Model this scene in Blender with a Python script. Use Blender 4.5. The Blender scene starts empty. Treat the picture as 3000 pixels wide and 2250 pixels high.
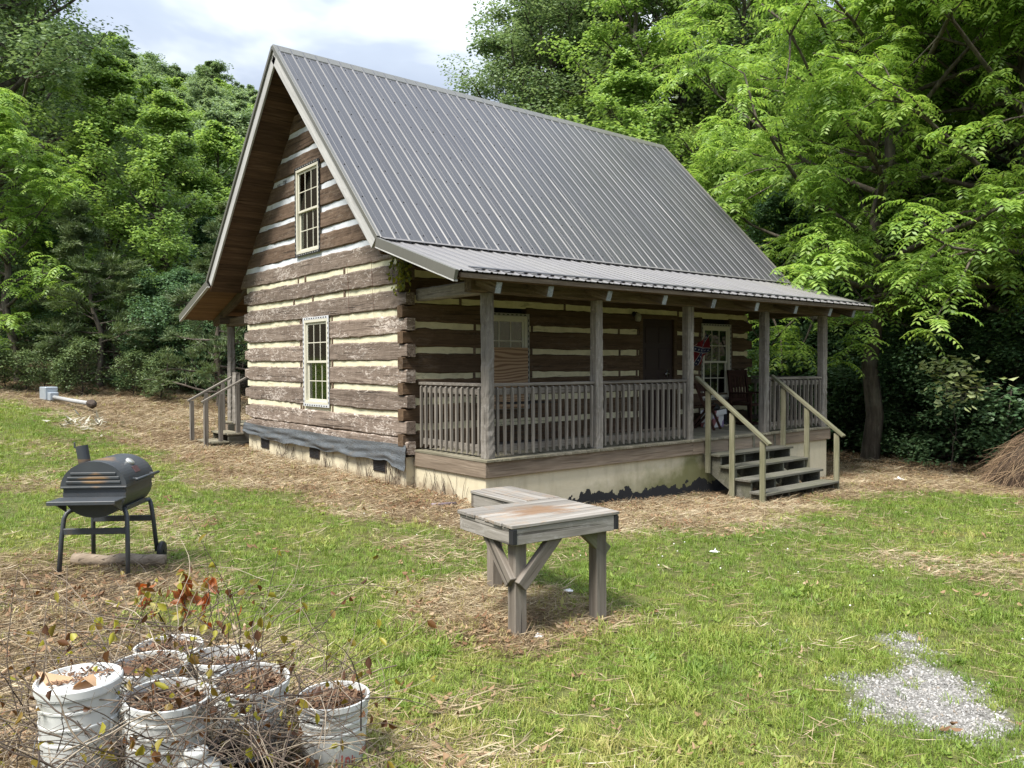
import bpy, math, random
import numpy as np
from mathutils import Matrix, Vector

random.seed(7); RNG = np.random.default_rng(7)
scene = bpy.context.scene
COL = scene.collection
R = math.radians

# ------------------------------------------------------------------ camera
CAM = np.array([-6.1071, -10.0567, 1.2387]); FPX = 2335.3
YAW, PITCH, ROLL = -0.6795, -0.0238, -0.0036
def cam_axes():
    fwd = np.array([-math.sin(YAW), math.cos(YAW), 0.]); rt = np.array([math.cos(YAW), math.sin(YAW), 0.]); up = np.array([0, 0, 1.])
    f2 = math.cos(PITCH)*fwd + math.sin(PITCH)*up; u2 = -math.sin(PITCH)*fwd + math.cos(PITCH)*up
    r3 = math.cos(ROLL)*rt + math.sin(ROLL)*u2; u3 = -math.sin(ROLL)*rt + math.cos(ROLL)*u2
    return f2, r3, u3
CF, CR, CU = cam_axes()
cd = bpy.data.cameras.new('camera'); co = bpy.data.objects.new('camera', cd); COL.objects.link(co)
cd.sensor_width = 36; cd.lens = FPX/3000*36; cd.clip_end = 2000; cd.clip_start = .05
co.matrix_world = Matrix(((CR[0], CU[0], -CF[0], CAM[0]), (CR[1], CU[1], -CF[1], CAM[1]), (CR[2], CU[2], -CF[2], CAM[2]), (0, 0, 0, 1)))
scene.camera = co

# ------------------------------------------------------------------ world, sun, exposure
SUN_EL, SUN_AZ = 58, 192          # azimuth measured anticlockwise from +x: where the sun stands
world = bpy.data.worlds.new('World'); scene.world = world; world.use_nodes = True
wn = world.node_tree; wn.nodes.clear()
def wnode(t, **k):
    n = wn.nodes.new(t)
    for a, b in k.items(): setattr(n, a, b)
    return n
sky = wnode('ShaderNodeTexSky', sky_type='NISHITA', sun_disc=False, sun_elevation=R(SUN_EL), sun_rotation=R(90-SUN_AZ), air_density=1.0, dust_density=2.0)
tcw = wnode('ShaderNodeTexCoord'); mpw = wnode('ShaderNodeMapping'); mpw.inputs['Scale'].default_value = (1, 1, 2.6); mpw.inputs['Location'].default_value = (3.1, .4, 1.7)
nzw = wnode('ShaderNodeTexNoise'); nzw.inputs['Scale'].default_value = 2.3; nzw.inputs['Detail'].default_value = 5; nzw.inputs['Roughness'].default_value = .52; nzw.inputs['Distortion'].default_value = .25
rpw = wnode('ShaderNodeValToRGB'); rpw.color_ramp.elements[0].position = .40; rpw.color_ramp.elements[0].color = (1.12, 1.32, 1.68, 1); rpw.color_ramp.elements[1].position = .70; rpw.color_ramp.elements[1].color = (2.95, 3.1, 3.25, 1)
e = rpw.color_ramp.elements.new(.55); e.color = (1.45, 1.65, 1.98, 1)
mxw = wnode('ShaderNodeMix', data_type='RGBA'); mxw.inputs[0].default_value = .95
bgw = wnode('ShaderNodeBackground'); bgw.inputs['Strength'].default_value = .1
ow = wnode('ShaderNodeOutputWorld'); L = wn.links.new
L(tcw.outputs['Generated'], mpw.inputs['Vector']); L(mpw.outputs[0], nzw.inputs['Vector']); L(nzw.outputs[0], rpw.inputs[0])
# overcast dome: zenith boosted steeper than the CIE law, as extra unseen fill
sxw = wnode('ShaderNodeSeparateXYZ'); L(tcw.outputs['Generated'], sxw.inputs[0])
clw = wnode('ShaderNodeMath', operation='MAXIMUM'); L(sxw.outputs[2], clw.inputs[0]); clw.inputs[1].default_value = 0.
gdw = wnode('ShaderNodeMath', operation='MULTIPLY_ADD'); L(clw.outputs[0], gdw.inputs[0]); gdw.inputs[1].default_value = 3.7; gdw.inputs[2].default_value = .42
scw = wnode('ShaderNodeVectorMath', operation='SCALE'); L(rpw.outputs[0], scw.inputs[0]); L(gdw.outputs[0], scw.inputs['Scale'])
L(sky.outputs[0], mxw.inputs[6]); L(scw.outputs[0], mxw.inputs[7]); L(mxw.outputs[2], bgw.inputs['Color']); L(bgw.outputs[0], ow.inputs['Surface'])
sd = bpy.data.lights.new('sun', 'SUN'); so = bpy.data.objects.new('sun', sd); COL.objects.link(so)
sd.energy = 2.8; sd.angle = R(18); sd.color = (1, .95, .86)
sv = Vector((math.cos(R(SUN_EL))*math.cos(R(SUN_AZ)), math.cos(R(SUN_EL))*math.sin(R(SUN_AZ)), math.sin(R(SUN_EL))))
so.rotation_euler = sv.to_track_quat('Z', 'Y').to_euler(); so.location = (-8, 0, 20)
world.cycles.sampling_method = 'NONE'; scene.cycles.use_light_tree = False
vs = scene.view_settings; vs.view_transform = 'Standard'; vs.look = 'None'; vs.exposure = 1.54; vs.gamma = 1
scene.cycles.max_bounces = 6; scene.cycles.diffuse_bounces = 4; scene.cycles.glossy_bounces = 2; scene.cycles.transmission_bounces = 3; scene.cycles.transparent_max_bounces = 5

# ------------------------------------------------------------------ helpers: objects
WM = {}
def link(name, data, parent=None, M=None):
    o = bpy.data.objects.new(name, data); COL.objects.link(o)
    M = M.copy() if M is not None else Matrix.Identity(4)
    if parent is not None:
        o.parent = parent; o.matrix_basis = WM[parent.name].inverted() @ M
    else: o.matrix_basis = M
    WM[o.name] = M
    return o
def T(x, y, z): return Matrix.Translation((x, y, z))
def RZ(a): return Matrix.Rotation(a, 4, 'Z')
def empty(name, M): return link(name, None, None, M)
def tag(o, label, cat, group=None, kind=None):
    if label: o['label'] = label
    if cat: o['category'] = cat
    if group: o['group'] = group
    if kind: o['kind'] = kind
    return o
def mesh(name, v, f, m=None, smooth=False):
    me = bpy.data.meshes.new(name)
    v = np.asarray(v, dtype=np.float32)
    if isinstance(f, np.ndarray):
        nf, k = f.shape
        me.vertices.add(len(v)); me.vertices.foreach_set('co', v.ravel())
        me.loops.add(nf*k); me.loops.foreach_set('vertex_index', f.astype(np.int32).ravel())
        me.polygons.add(nf); me.polygons.foreach_set('loop_start', np.arange(0, nf*k, k, dtype=np.int32))
        me.update(calc_edges=True)
    else:
        me.from_pydata(v.tolist(), [], f)
    if m: me.materials.append(m)
    if smooth:
        me.polygons.foreach_set('use_smooth', np.ones(len(me.polygons), dtype=bool))
        if smooth == 'angle': me.set_sharp_from_angle(angle=R(32))
    me.update()
    return me
def copy_tree(o, M, parent=None, only=None):
    """a copy of a thing and its parts (mesh data shared), placed at world matrix M"""
    c = o.copy(); COL.objects.link(c); c.parent = parent
    if parent is None: c.matrix_basis = M; WM[c.name] = M
    for ch in [x for x in COL.objects if x.parent == o] if only is None else only:
        d = ch.copy(); COL.objects.link(d); d.parent = c
        d.matrix_basis = ch.matrix_basis.copy()
    return c

_cb = {}
def cbox_data(lx, ly, lz, b):
    """chamfered box centred on the origin"""
    hx, hy, hz = lx/2, ly/2, lz/2; b = min(b, hx*.45, hy*.45, hz*.45)
    v, idx = [], {}
    for sx in (-1, 1):
        for sy in (-1, 1):
            for sz in (-1, 1):
                for a in range(3):
                    p = [sx*(hx-b), sy*(hy-b), sz*(hz-b)]; p[a] = (sx*hx, sy*hy, sz*hz)[a]
                    idx[(sx, sy, sz, a)] = len(v); v.append(p)
    f = []
    for a in range(3):
        o1, o2 = [(1, 2), (2, 0), (0, 1)][a]
        for s in (-1, 1):
            q = []
            for (u, w) in ((-1, -1), (1, -1), (1, 1), (-1, 1)):
                k = [0, 0, 0]; k[a] = s; k[o1] = u; k[o2] = w; q.append(idx[(*k, a)])
            f.append(q if s > 0 else q[::-1])
        for u in (-1, 1):            # edges along axis a
            for w in (-1, 1):
                k0 = [0, 0, 0]; k1 = [0, 0, 0]; k0[a] = -1; k1[a] = 1
                for k in (k0, k1): k[o1] = u; k[o2] = w
                q = [idx[(*k0, o1)], idx[(*k1, o1)], idx[(*k1, o2)], idx[(*k0, o2)]]
                f.append(q if u*w > 0 else q[::-1])
    for sx in (-1, 1):
        for sy in (-1, 1):
            for sz in (-1, 1):
                q = [idx[(sx, sy, sz, a)] for a in range(3)]
                f.append(q if sx*sy*sz > 0 else q[::-1])
    return v, f
def cbox(lx, ly, lz, m, b=.004):
    key = (round(lx, 3), round(ly, 3), round(lz, 3), b, m.name)
    if key not in _cb:
        v, f = cbox_data(lx, ly, lz, b); _cb[key] = mesh('box', v, f, m)
    return _cb[key]
def box(name, x0, x1, y0, y1, z0, z1, m, parent=None, b=.004, axis=0, jit=0):
    """box from bounds; the mesh's local X runs along world axis `axis` so that wood grain follows it"""
    d = [x1-x0, y1-y0, z1-z0]; c = T((x0+x1)/2, (y0+y1)/2, (z0+z1)/2)
    if axis == 1: c = c @ RZ(math.pi/2); d = [d[1], d[0], d[2]]
    if axis == 2: c = c @ Matrix.Rotation(-math.pi/2, 4, 'Y'); d = [d[2], d[1], d[0]]
    if jit: c = c @ Matrix.Rotation(random.uniform(-jit, jit), 4, 'Z') @ Matrix.Rotation(random.uniform(-jit, jit), 4, 'X')
    return link(name, cbox(d[0], d[1], d[2], m, b), parent, c)
def frame_mat(p0, p1, up=(0, 0, 1)):
    p0, p1 = Vector(p0), Vector(p1); x = (p1-p0).normalized(); u = Vector(up)
    y = u.cross(x).normalized(); z = x.cross(y); c = (p0+p1)/2
    return Matrix(((x[0], y[0], z[0], c[0]), (x[1], y[1], z[1], c[1]), (x[2], y[2], z[2], c[2]), (0, 0, 0, 1))), (p1-p0).length
def beam(name, p0, p1, w, h, m, parent=None, b=.004, up=(0, 0, 1)):
    M, l = frame_mat(p0, p1, up)
    return link(name, cbox(l, w, h, m, b), parent, M)
class MB:
    """collects shapes into one mesh"""
    def __init__(s): s.v, s.f = [], []
    def add(s, v, f, M=None):
        o = len(s.v)
        for p in v:
            s.v.append(tuple(M @ Vector(p)) if M is not None else tuple(p))
        s.f += [[i+o for i in q] for q in f]
    def box(s, x0, x1, y0, y1, z0, z1, b=.003, M=None):
        v, f = cbox_data(x1-x0, y1-y0, z1-z0, b); c = T((x0+x1)/2, (y0+y1)/2, (z0+z1)/2)
        s.add(v, f, M @ c if M is not None else c)
    def beam(s, p0, p1, w, h, b=.003, up=(0, 0, 1)):
        M, l = frame_mat(p0, p1, up); v, f = cbox_data(l, w, h, b); s.add(v, f, M)
    def tube(s, pts, rad, n=8, cap=True):
        v, f = tube_data(pts, rad, n, cap); s.add(v, f)
    def lathe(s, prof, n=28, M=None):
        v, f = lathe_data(prof, n); s.add(v, f, M)
    def build(s, name, m, parent=None, M=None, smooth=False):
        M = M if M is not None else (WM[parent.name] if parent is not None else Matrix.Identity(4))
        return link(name, mesh(name, s.v, s.f, m, smooth), parent, M)
    def world(s, name, m, parent=None, smooth=False):
        """vertices given in world space"""
        return link(name, mesh(name, s.v, s.f, m, smooth), parent, Matrix.Identity(4))
def tube_data(pts, rad, n=8, cap=True):
    pts = [Vector(p) for p in pts]; v, f = [], []
    ref = None
    for i, p in enumerate(pts):
        d = (pts[min(i+1, len(pts)-1)]-pts[max(i-1, 0)]).normalized()
        if ref is None: ref = d.orthogonal().normalized()
        a = (ref - d*ref.dot(d)); a = a.normalized() if a.length > 1e-5 else d.orthogonal().normalized(); ref = a
        b = d.cross(a); r = rad[i] if hasattr(rad, '__len__') else rad
        for k in range(n):
            t = 2*math.pi*k/n; v.append(p + a*(r*math.cos(t)) + b*(r*math.sin(t)))
    for i in range(len(pts)-1):
        for k in range(n):
            k2 = (k+1) % n; f.append([i*n+k, i*n+k2, (i+1)*n+k2, (i+1)*n+k])
    if cap: f.append(list(range(n))[::-1]); f.append([(len(pts)-1)*n+k for k in range(n)])
    return v, f
def lathe_data(prof, n=28):
    v, f = [], []
    for (r, z) in prof:
        for k in range(n):
            t = 2*math.pi*k/n; v.append((r*math.cos(t), r*math.sin(t), z))
    for i in range(len(prof)-1):
        for k in range(n):
            k2 = (k+1) % n; f.append([i*n+k, i*n+k2, (i+1)*n+k2, (i+1)*n+k])
    return v, f
def soup_tubes(lines, rads, n=3):
    """many thin tubes as one numpy vertex/face soup; each line is (k,3)"""
    V, F, off = [], [], 0
    for P, r in zip(lines, rads):
        P = np.asarray(P); k = len(P)
        d = np.gradient(P, axis=0); d /= np.linalg.norm(d, axis=1, keepdims=True)+1e-9
        ref = np.array([.31, .52, .79]); a = np.cross(d, ref); a /= np.linalg.norm(a, axis=1, keepdims=True)+1e-9; b = np.cross(d, a)
        rr = np.linspace(r, r*.45, k)[:, None]
        ring = [P + (a*math.cos(2*math.pi*j/n) + b*math.sin(2*math.pi*j/n))*rr for j in range(n)]
        V.append(np.stack(ring, 1).reshape(-1, 3))
        i = np.arange(k-1)[:, None]*n; j = np.arange(n)[None]; j2 = (j+1) % n
        F.append(np.stack([i+j, i+j2, i+n+j2, i+n+j], -1).reshape(-1, 4)+off); off += k*n
    return np.concatenate(V), np.concatenate(F)

# value noise for the terrain and masks
_LAT = np.random.default_rng(3).random((256, 256))
def vnoise(x, y):
    x, y = np.asarray(x, float), np.asarray(y, float); xi, yi = np.floor(x).astype(int), np.floor(y).astype(int)
    fx, fy = x-xi, y-yi; fx = fx*fx*(3-2*fx); fy = fy*fy*(3-2*fy)
    g = lambda a, b: _LAT[a % 256, b % 256]
    return (g(xi, yi)*(1-fx)+g(xi+1, yi)*fx)*(1-fy) + (g(xi, yi+1)*(1-fx)+g(xi+1, yi+1)*fx)*fy
def fbm(x, y, o=4):
    s, a, t = 0, 1, 0
    for i in range(o): s = s+a*vnoise(x*2**i+i*17.3, y*2**i+i*9.1); t += a; a *= .5
    return s/t
def sstep(a, b, x): t = np.clip((np.asarray(x, float)-a)/(b-a), 0, 1); return t*t*(3-2*t)

# ------------------------------------------------------------------ helpers: materials
class NT:
    def __init__(s, name):
        s.m = bpy.data.materials.new(name); s.m.use_nodes = True; s.t = s.m.node_tree; s.t.nodes.clear()
        s.out = s.t.nodes.new('ShaderNodeOutputMaterial')
    def n(s, typ, ins=None, **props):
        nd = s.t.nodes.new('ShaderNode'+typ)
        for k, v in props.items(): setattr(nd, k, v)
        for k, v in (ins or {}).items():
            if isinstance(v, bpy.types.NodeSocket): s.t.links.new(v, nd.inputs[k])
            else: nd.inputs[k].default_value = v
        return nd
    def math(s, op, a, b=0., clamp=False):
        return s.n('Math', {0: a, 1: b}, operation=op, use_clamp=clamp).outputs[0]
    def ramp(s, fac, stops, interp='LINEAR'):
        nd = s.n('ValToRGB', {0: fac}); r = nd.color_ramp; r.interpolation = interp
        while len(r.elements) < len(stops): r.elements.new(.5)
        for el, (p, c) in zip(r.elements, stops):
            el.position = p; el.color = (c, c, c, 1) if isinstance(c, (int, float)) else (*c, 1)
        return nd.outputs[0]
    def mix(s, fac, a, b, mode='MIX'):
        f = lambda c: (*c, 1) if isinstance(c, tuple) and len(c) == 3 else c
        nd = s.n('Mix', {0: fac, 6: f(a), 7: f(b)}, data_type='RGBA', blend_type=mode); return nd.outputs[2]
    def noise(s, vec, scale=1., detail=4., rough=.55, dist=0.):
        return s.n('TexNoise', {'Vector': vec, 'Scale': scale, 'Detail': detail, 'Roughness': rough, 'Distortion': dist}).outputs[0]
    def coords(s, sc=(1, 1, 1), kind='Object', rand=True):
        c = s.n('TexCoord').outputs[kind]
        if rand:
            r = s.n('ObjectInfo').outputs['Random']; r = s.math('MULTIPLY', r, 61.)
            c = s.n('VectorMath', {0: c, 1: s.n('CombineXYZ', {0: r, 1: r, 2: r}).outputs[0]}, operation='ADD').outputs[0]
        return s.n('Mapping', {'Vector': c, 'Scale': sc}).outputs[0]
    def bsdf(s, col, rough=.8, bump=None, bs=.3, bd=.01, **ex):
        ins = {'Base Color': (*col, 1) if isinstance(col, tuple) else col, 'Roughness': rough}
        ins.update(ex)
        b = s.n('BsdfPrincipled', ins)
        if bump is not None:
            nb = s.n('Bump', {'Height': bump, 'Strength': bs, 'Distance': bd}); s.t.links.new(nb.outputs[0], b.inputs['Normal'])
        s.t.links.new(b.outputs[0], s.out.inputs[0]); return b

def wood(name, dark, mid, light, flake=0., flake_col=(.42, .38, .34), moss=0., grain=1., adze=0., rough=.85, crack=.5, bs=.5):
    t = NT(name)
    g1 = t.noise(t.coords((1.1*grain, 15*grain, 15*grain)), 1, 6, .62, .8)
    g2 = t.noise(t.coords((2.5, 60, 60)), 1, 3, .6)
    big = t.noise(t.coords((.9, 3, 3)), 1, 3, .5)
    f = t.math('ADD', t.math('MULTIPLY', g1, .62), t.math('MULTIPLY', g2, .38))
    c = t.ramp(f, [(.30, dark), (.5, mid), (.68, light)])
    c = t.mix(t.ramp(big, [(.35, 0.), (.7, .55)]), c, mid)
    ck = t.ramp(t.noise(t.coords((.9, 34, 34)), 1, 2, .5, .3), [(.33, 1.), (.38, 0.)])
    c = t.mix(t.math('MULTIPLY', ck, crack), c, tuple(x*.35 for x in dark))
    h = t.math('SUBTRACT', f, t.math('MULTIPLY', ck, .5*crack))
    if adze:
        az = t.noise(t.coords((13, 2.2, 2.2)), 1, 3, .6, .6); c = t.mix(t.ramp(az, [(.35, .35*adze), (.6, 0.)]), c, dark)
        h = t.math('ADD', h, t.math('MULTIPLY', az, .9*adze))
    if flake:
        fn = t.math('ADD', t.math('MULTIPLY', t.noise(t.coords((7, 7, 22)), 1, 5, .7, 1.2), .7), t.math('MULTIPLY', t.noise(t.coords((1.1, 2.2, 2.2)), 1, 2), .3))
        fm = t.ramp(fn, [(.53, 0.), (.60, flake)]); c = t.mix(fm, c, flake_col); h = t.math('ADD', h, t.math('MULTIPLY', fm, .25))
    if moss:
        mn = t.noise(t.coords((2, 2, 2)), 1, 4, .6); c = t.mix(t.ramp(mn, [(.38, 0.), (.62, moss)]), c, (.075, .085, .03))
    rnd = t.n('ObjectInfo').outputs['Random']
    c = t.mix(1., c, t.n('CombineColor', {i: t.math('MULTIPLY_ADD', rnd, .34) for i in range(3)}).outputs[0], 'MULTIPLY') if False else c
    br = t.math('ADD', t.math('MULTIPLY', rnd, .4), .8)
    c = t.n('VectorMath', {0: c, 'Scale': br}, operation='SCALE').outputs[0]
    t.bsdf(c, rough, h, bs, .012, **{'Specular IOR Level': .25})
    return t.m
def plain(name, col, rough=.6, var=.15, scale=6., metal=0., bs=.1, spec=.4, **ex):
    t = NT(name); n1 = t.noise(t.coords((1, 1, 1)), scale, 5, .6)
    c = t.mix(n1, tuple(x*(1-var) for x in col), tuple(min(1, x*(1+var)) for x in col))
    t.bsdf(c, rough, n1, bs, .01, Metallic=metal, **{'Specular IOR Level': spec}, **ex); return t.m
def leafmat(name, cols, trans=.4, gloss=.12, rough=.45, tcol=None, inst=False):
    """leaf with light shining through; colour differs leaf by leaf"""
    t = NT(name)
    rnd = t.n('NewGeometry').outputs['Random Per Island']
    big = t.noise(t.n('NewGeometry').outputs['Position'], .5, 3, .6)
    f = t.math('ADD', t.math('MULTIPLY', rnd, .65), t.math('SUBTRACT', t.math('MULTIPLY', big, .8), .2), True)
    if inst:
        a = t.n('Attribute', attribute_type='INSTANCER', attribute_name='tint').outputs['Fac']; f = t.math('ADD', t.math('MULTIPLY', rnd, .35), t.math('MULTIPLY', a, .75), True)
    k = len(cols); c = t.ramp(f, [(i/(k-1), cc) for i, cc in enumerate(cols)])
    d = t.n('BsdfPrincipled', {'Base Color': c, 'Roughness': rough, 'Specular IOR Level': gloss*3.4})
    ct = t.n('VectorMath', {0: c, 1: tcol or (1.12, 1.12, .75)}, operation='MULTIPLY').outputs[0]
    tr = t.n('BsdfTranslucent', {'Color': ct})
    mx = t.n('MixShader', {0: trans, 1: d.outputs[0], 2: tr.outputs[0]}); t.t.links.new(mx.outputs[0], t.out.inputs[0]); return t.m
# ------------------------------------------------------------------ terrain
W, LEN, DK = 6.273, 8.5905, 1.7888
_CP = np.array([(-6.1,-10.06,-.45),(-4.7,-6.9,-.45),(-5.5,-6.7,-.42),(-5.2,-7.2,-.44),(-4.5,-7.2,-.45),(-3,-6.1,-.59),(-2,-6.1,-.60),(-2.4,-5,-.57),(-4.97,-3.2,-.36),(-4.5,-2.6,-.36),(0,.3,-.56),(0,3.3,-.55),(0,6.3,-.5),(.13,-1.8,-.62),
 (1.8,-1.85,-.84),(4.4,-1.85,-.9),(4.7,-2.95,-.94),(6.8,-2.95,-.93),(8.5,-1.8,-1.03),(2.5,-3,-.8),(10.5,-3,-1.12),(10,-5,-1.08),(5,-6.4,-.75),(-1.5,-8,-.58),(2,-7,-.66),(-.9,6.8,-.43),(-2,12,-.02),(-3,17,.3),(-3,22,.62),
 (-4,27,.92),(2,26,.9),(-5,8,-.12),(-9,0,-.2),(-9,-8,-.35),(-14,12,.4),(4,9,-.4),(10,8,-1.),(13.4,-.2,-1.17),(14,6,-1.2),(9,15,-.4),(6,22,.3),(0,-14,-.6),(6,-12,-.8),(16,-8,-1.3),(20,0,-1.5),(20,14,-1.2),(-12,-14,-.4),(-12,24,.9),(12,26,0.)])
def _tps():
    P = _CP[:, :2]; n = len(P); K = np.linalg.norm(P[:, None]-P[None], axis=2)
    A = np.zeros((n+3, n+3)); A[:n, :n] = K-np.eye(n)*.12; A[:n, n:] = np.c_[np.ones(n), P]; A[n:, :n] = A[:n, n:].T
    return np.linalg.solve(A, np.r_[_CP[:, 2], 0, 0, 0])
_TW = _tps()
def softplus(x): return np.logaddexp(0, x)
def gz(x, y):
    x, y = np.atleast_1d(np.asarray(x, float)), np.atleast_1d(np.asarray(y, float)); sh = x.shape; x, y = x.ravel(), y.ravel()
    P = _CP[:, :2]; out = np.empty(len(x))
    for i in range(0, len(x), 20000):
        s = slice(i, i+20000); K = np.hypot(x[s, None]-P[:, 0], y[s, None]-P[:, 1])
        out[s] = K @ _TW[:-3] + _TW[-3] + _TW[-2]*x[s] + _TW[-1]*y[s]
    d = np.hypot(x-2, y-6); w = sstep(20, 34, d)
    far = np.where(x > 14, -1.2, .4) * 1.0
    far = -1.2*sstep(6, 18, x-.25*(y-10)) + .8*(1-sstep(6, 18, x-.25*(y-10)))
    out = out*(1-w) + far*w
    hill = .44*6*softplus((y-.12*x-36)/6) * (.38+.62*(1-sstep(18, 75, x)))
    hill = np.minimum(hill, 34+.05*hill)
    out = out + hill + .22*4*softplus((x+.2*y-34)/4)*sstep(10, 40, x)
    out = out + (fbm(x*.9, y*.9, 3)-.5)*.05 + (fbm(x*5, y*5, 2)-.5)*.016
    return out.reshape(sh)
def gz1(x, y): return float(gz(x, y)[0])
def ray(px, py): return CF + CR*(px-1500)/FPX - CU*(py-1125)/FPX
def gpt(px, py):
    """where the line of sight through a photo pixel meets the ground"""
    d = ray(px, py); ts = np.r_[np.linspace(1.5, 20, 400), np.linspace(20, 120, 600)]
    Q = CAM + ts[:, None]*d; z = gz(Q[:, 0], Q[:, 1]); k = np.argmax(Q[:, 2] < z)
    if not (Q[:, 2] < z).any(): k = -1
    return np.array([Q[k, 0], Q[k, 1], z[k]])
def gdir(px, dist):
    """ground point at a horizontal distance along a photo column"""
    d = ray(px, 1095); d = d/np.hypot(d[0], d[1]); x, y = CAM[0]+d[0]*dist, CAM[1]+d[1]*dist
    return x, y, gz1(x, y)
def poly_in(poly, x, y):
    """signed distance to a polygon, positive inside"""
    P = np.asarray(poly)[:, :2]; x = np.asarray(x, float); y = np.asarray(y, float); ins = np.zeros(x.shape, bool); dm = np.full(x.shape, 1e9)
    for i in range(len(P)):
        a, b = P[i], P[(i+1) % len(P)]
        c = ((a[1] > y) != (b[1] > y)) & (x < (b[0]-a[0])*(y-a[1])/((b[1]-a[1])+1e-12)+a[0]); ins ^= c
        e = b-a; t = np.clip(((x-a[0])*e[0]+(y-a[1])*e[1])/(e@e+1e-12), 0, 1); dm = np.minimum(dm, np.hypot(x-a[0]-t*e[0], y-a[1]-t*e[1]))
    return np.where(ins, dm, -dm)
_pp = lambda L: [gpt(*q) for q in L]
PA = _pp([(-150,1132),(-150,1160),(0,1168),(130,1195),(230,1245),(330,1290),(400,1330),(480,1350),(600,1400),(800,1440),(1000,1500),(1150,1545),(1330,1590),(1500,1600),(1900,1575),(2250,1535),(2480,1480),(2560,1440),(3000,1455),(3300,1455)]) + [np.array(q) for q in [(30,-2,0),(30,40,0),(-14,40,0)]]
PB = _pp([(-300,1640),(150,1640),(420,1660),(520,1720),(560,1800),(500,1880),(640,1890),(900,1960),(1130,2060),(1120,2300),(1000,2500),(-400,2500)])
PC = _pp([(1180,1730),(1400,1690),(1760,1770),(1850,1820),(1700,1890),(1480,1920),(1280,1850)])
_g8 = lambda L: _pp([(2100+.4069*a, 1700+.4069*b) for a, b in L])
PG = [_g8([(1230,370),(1480,370),(1640,480),(1700,640),(1900,760),(1930,900),(2030,990),(2000,1100),(1960,1190),(1600,1170),(1400,1050),(1050,1010),(900,900),(850,780),(760,720),(830,650),(1100,640),(1110,420)]),
      _g8([(280,430),(540,440),(520,500),(300,500)]), _g8([(450,580),(730,620),(720,670),(470,640)]), _g8([(2110,1240),(2300,1240),(2400,1400),(2180,1400)])]
def masks(x, y):
    n = (fbm(x*1.1, y*1.1, 4)-.5); n2 = fbm(x*3.1+40, y*3.1, 3)-.5
    a = sstep(-.45, .55, poly_in(PA, x, y)+n*1.6+n2*.8)
    b = sstep(-.5, .5, poly_in(PB, x, y)+n*1.3+n2*1.0)*.92
    c = sstep(-.3, .35, poly_in(PC, x, y)+n*.6+n2*.5)*.85
    sp = sstep(.57, .75, fbm(x*.55+9, y*.55+3, 4))*.4
    dry = np.maximum.reduce([a, b, c, sp*sstep(30, 8, np.hypot(x-CAM[0], y-CAM[1]))])
    gv = np.full(np.shape(x), -1e9)
    for P in PG: gv = np.maximum(gv, poly_in(P, x, y))
    gr = sstep(-.12, .14, gv-.06+n2*.34+n*.2)
    woods = sstep(9.5, 12.5, x+.18*y) ; woods = np.maximum(woods, sstep(25, 29, y-.1*x)); woods = np.maximum(woods, sstep(9.5, 13, y)*sstep(1.5, 4, x))
    return dry, gr, woods

def build_ground():
    def axis(lo, hi, f0, f1, st):
        mid = np.arange(f0, f1+1e-6, st); a = [f0]; s = st
        while a[-1] > lo: s *= 1.22; a.append(a[-1]-s)
        b = [f1]; s = st
        while b[-1] < hi: s *= 1.22; b.append(b[-1]+s)
        return np.r_[np.array(a[1:])[::-1], mid, np.array(b[1:])]
    X, Y = axis(-420, 460, -9, 13, .13), axis(-300, 420, -11.5, 15, .13)
    gx, gy = np.meshgrid(X, Y, indexing='ij'); z = gz(gx, gy); nx, ny = gx.shape
    v = np.stack([gx, gy, z], -1).reshape(-1, 3)
    i = np.arange(nx-1)[:, None]*ny + np.arange(ny-1)[None]; f = np.stack([i, i+ny, i+ny+1, i+1], -1).reshape(-1, 4)
    t = NT('ground_soil')
    at = t.n('Attribute', attribute_name='cover'); sp = t.n('SeparateColor', {0: at.outputs['Color']})
    pos = t.n('NewGeometry').outputs['Position']
    n1 = t.noise(pos, 9, 6, .65); n2 = t.noise(pos, 55, 4, .6); n3 = t.noise(pos, 1.3, 4, .6)
    f1 = t.math('ADD', t.math('MULTIPLY', n1, .5), t.math('MULTIPLY', n2, .5))
    grass = t.ramp(f1, [(.3, (.040, .044, .015)), (.55, (.11, .12, .038)), (.75, (.21, .185, .075))])
    dry = t.ramp(f1, [(.30, (.042, .028, .018)), (.46, (.125, .086, .053)), (.6, (.225, .165, .10)), (.78, (.36, .29, .195))])
    wood_ = t.ramp(f1, [(.3, (.018, .014, .009)), (.55, (.055, .040, .024)), (.8, (.10, .075, .045))])
    grav = t.ramp(n2, [(.3, (.09, .085, .08)), (.7, (.3, .29, .27))])
    c = t.mix(sp.outputs[0], grass, dry); c = t.mix(sp.outputs[2], c, wood_); c = t.mix(sp.outputs[1], c, grav)
    c = t.mix(t.ramp(n3, [(.35, .25), (.7, 0.)]), c, (.03, .024, .014))
    t.bsdf(c, .95, f1, .8, .03, **{'Specular IOR Level': .1})
    me = mesh('ground', v, f, t.m, True)
    d, g, w = masks(gx.ravel(), gy.ravel())
    ca = me.color_attributes.new('cover', 'FLOAT_COLOR', 'POINT'); ca.data.foreach_set('color', np.stack([d, g, w, np.ones_like(d)], -1).astype(np.float32).ravel())
    tag(link('ground', me), 'sloping yard ground of turf, straw and bare soil running up into wooded hills', 'ground', kind='structure')
build_ground()

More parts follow.
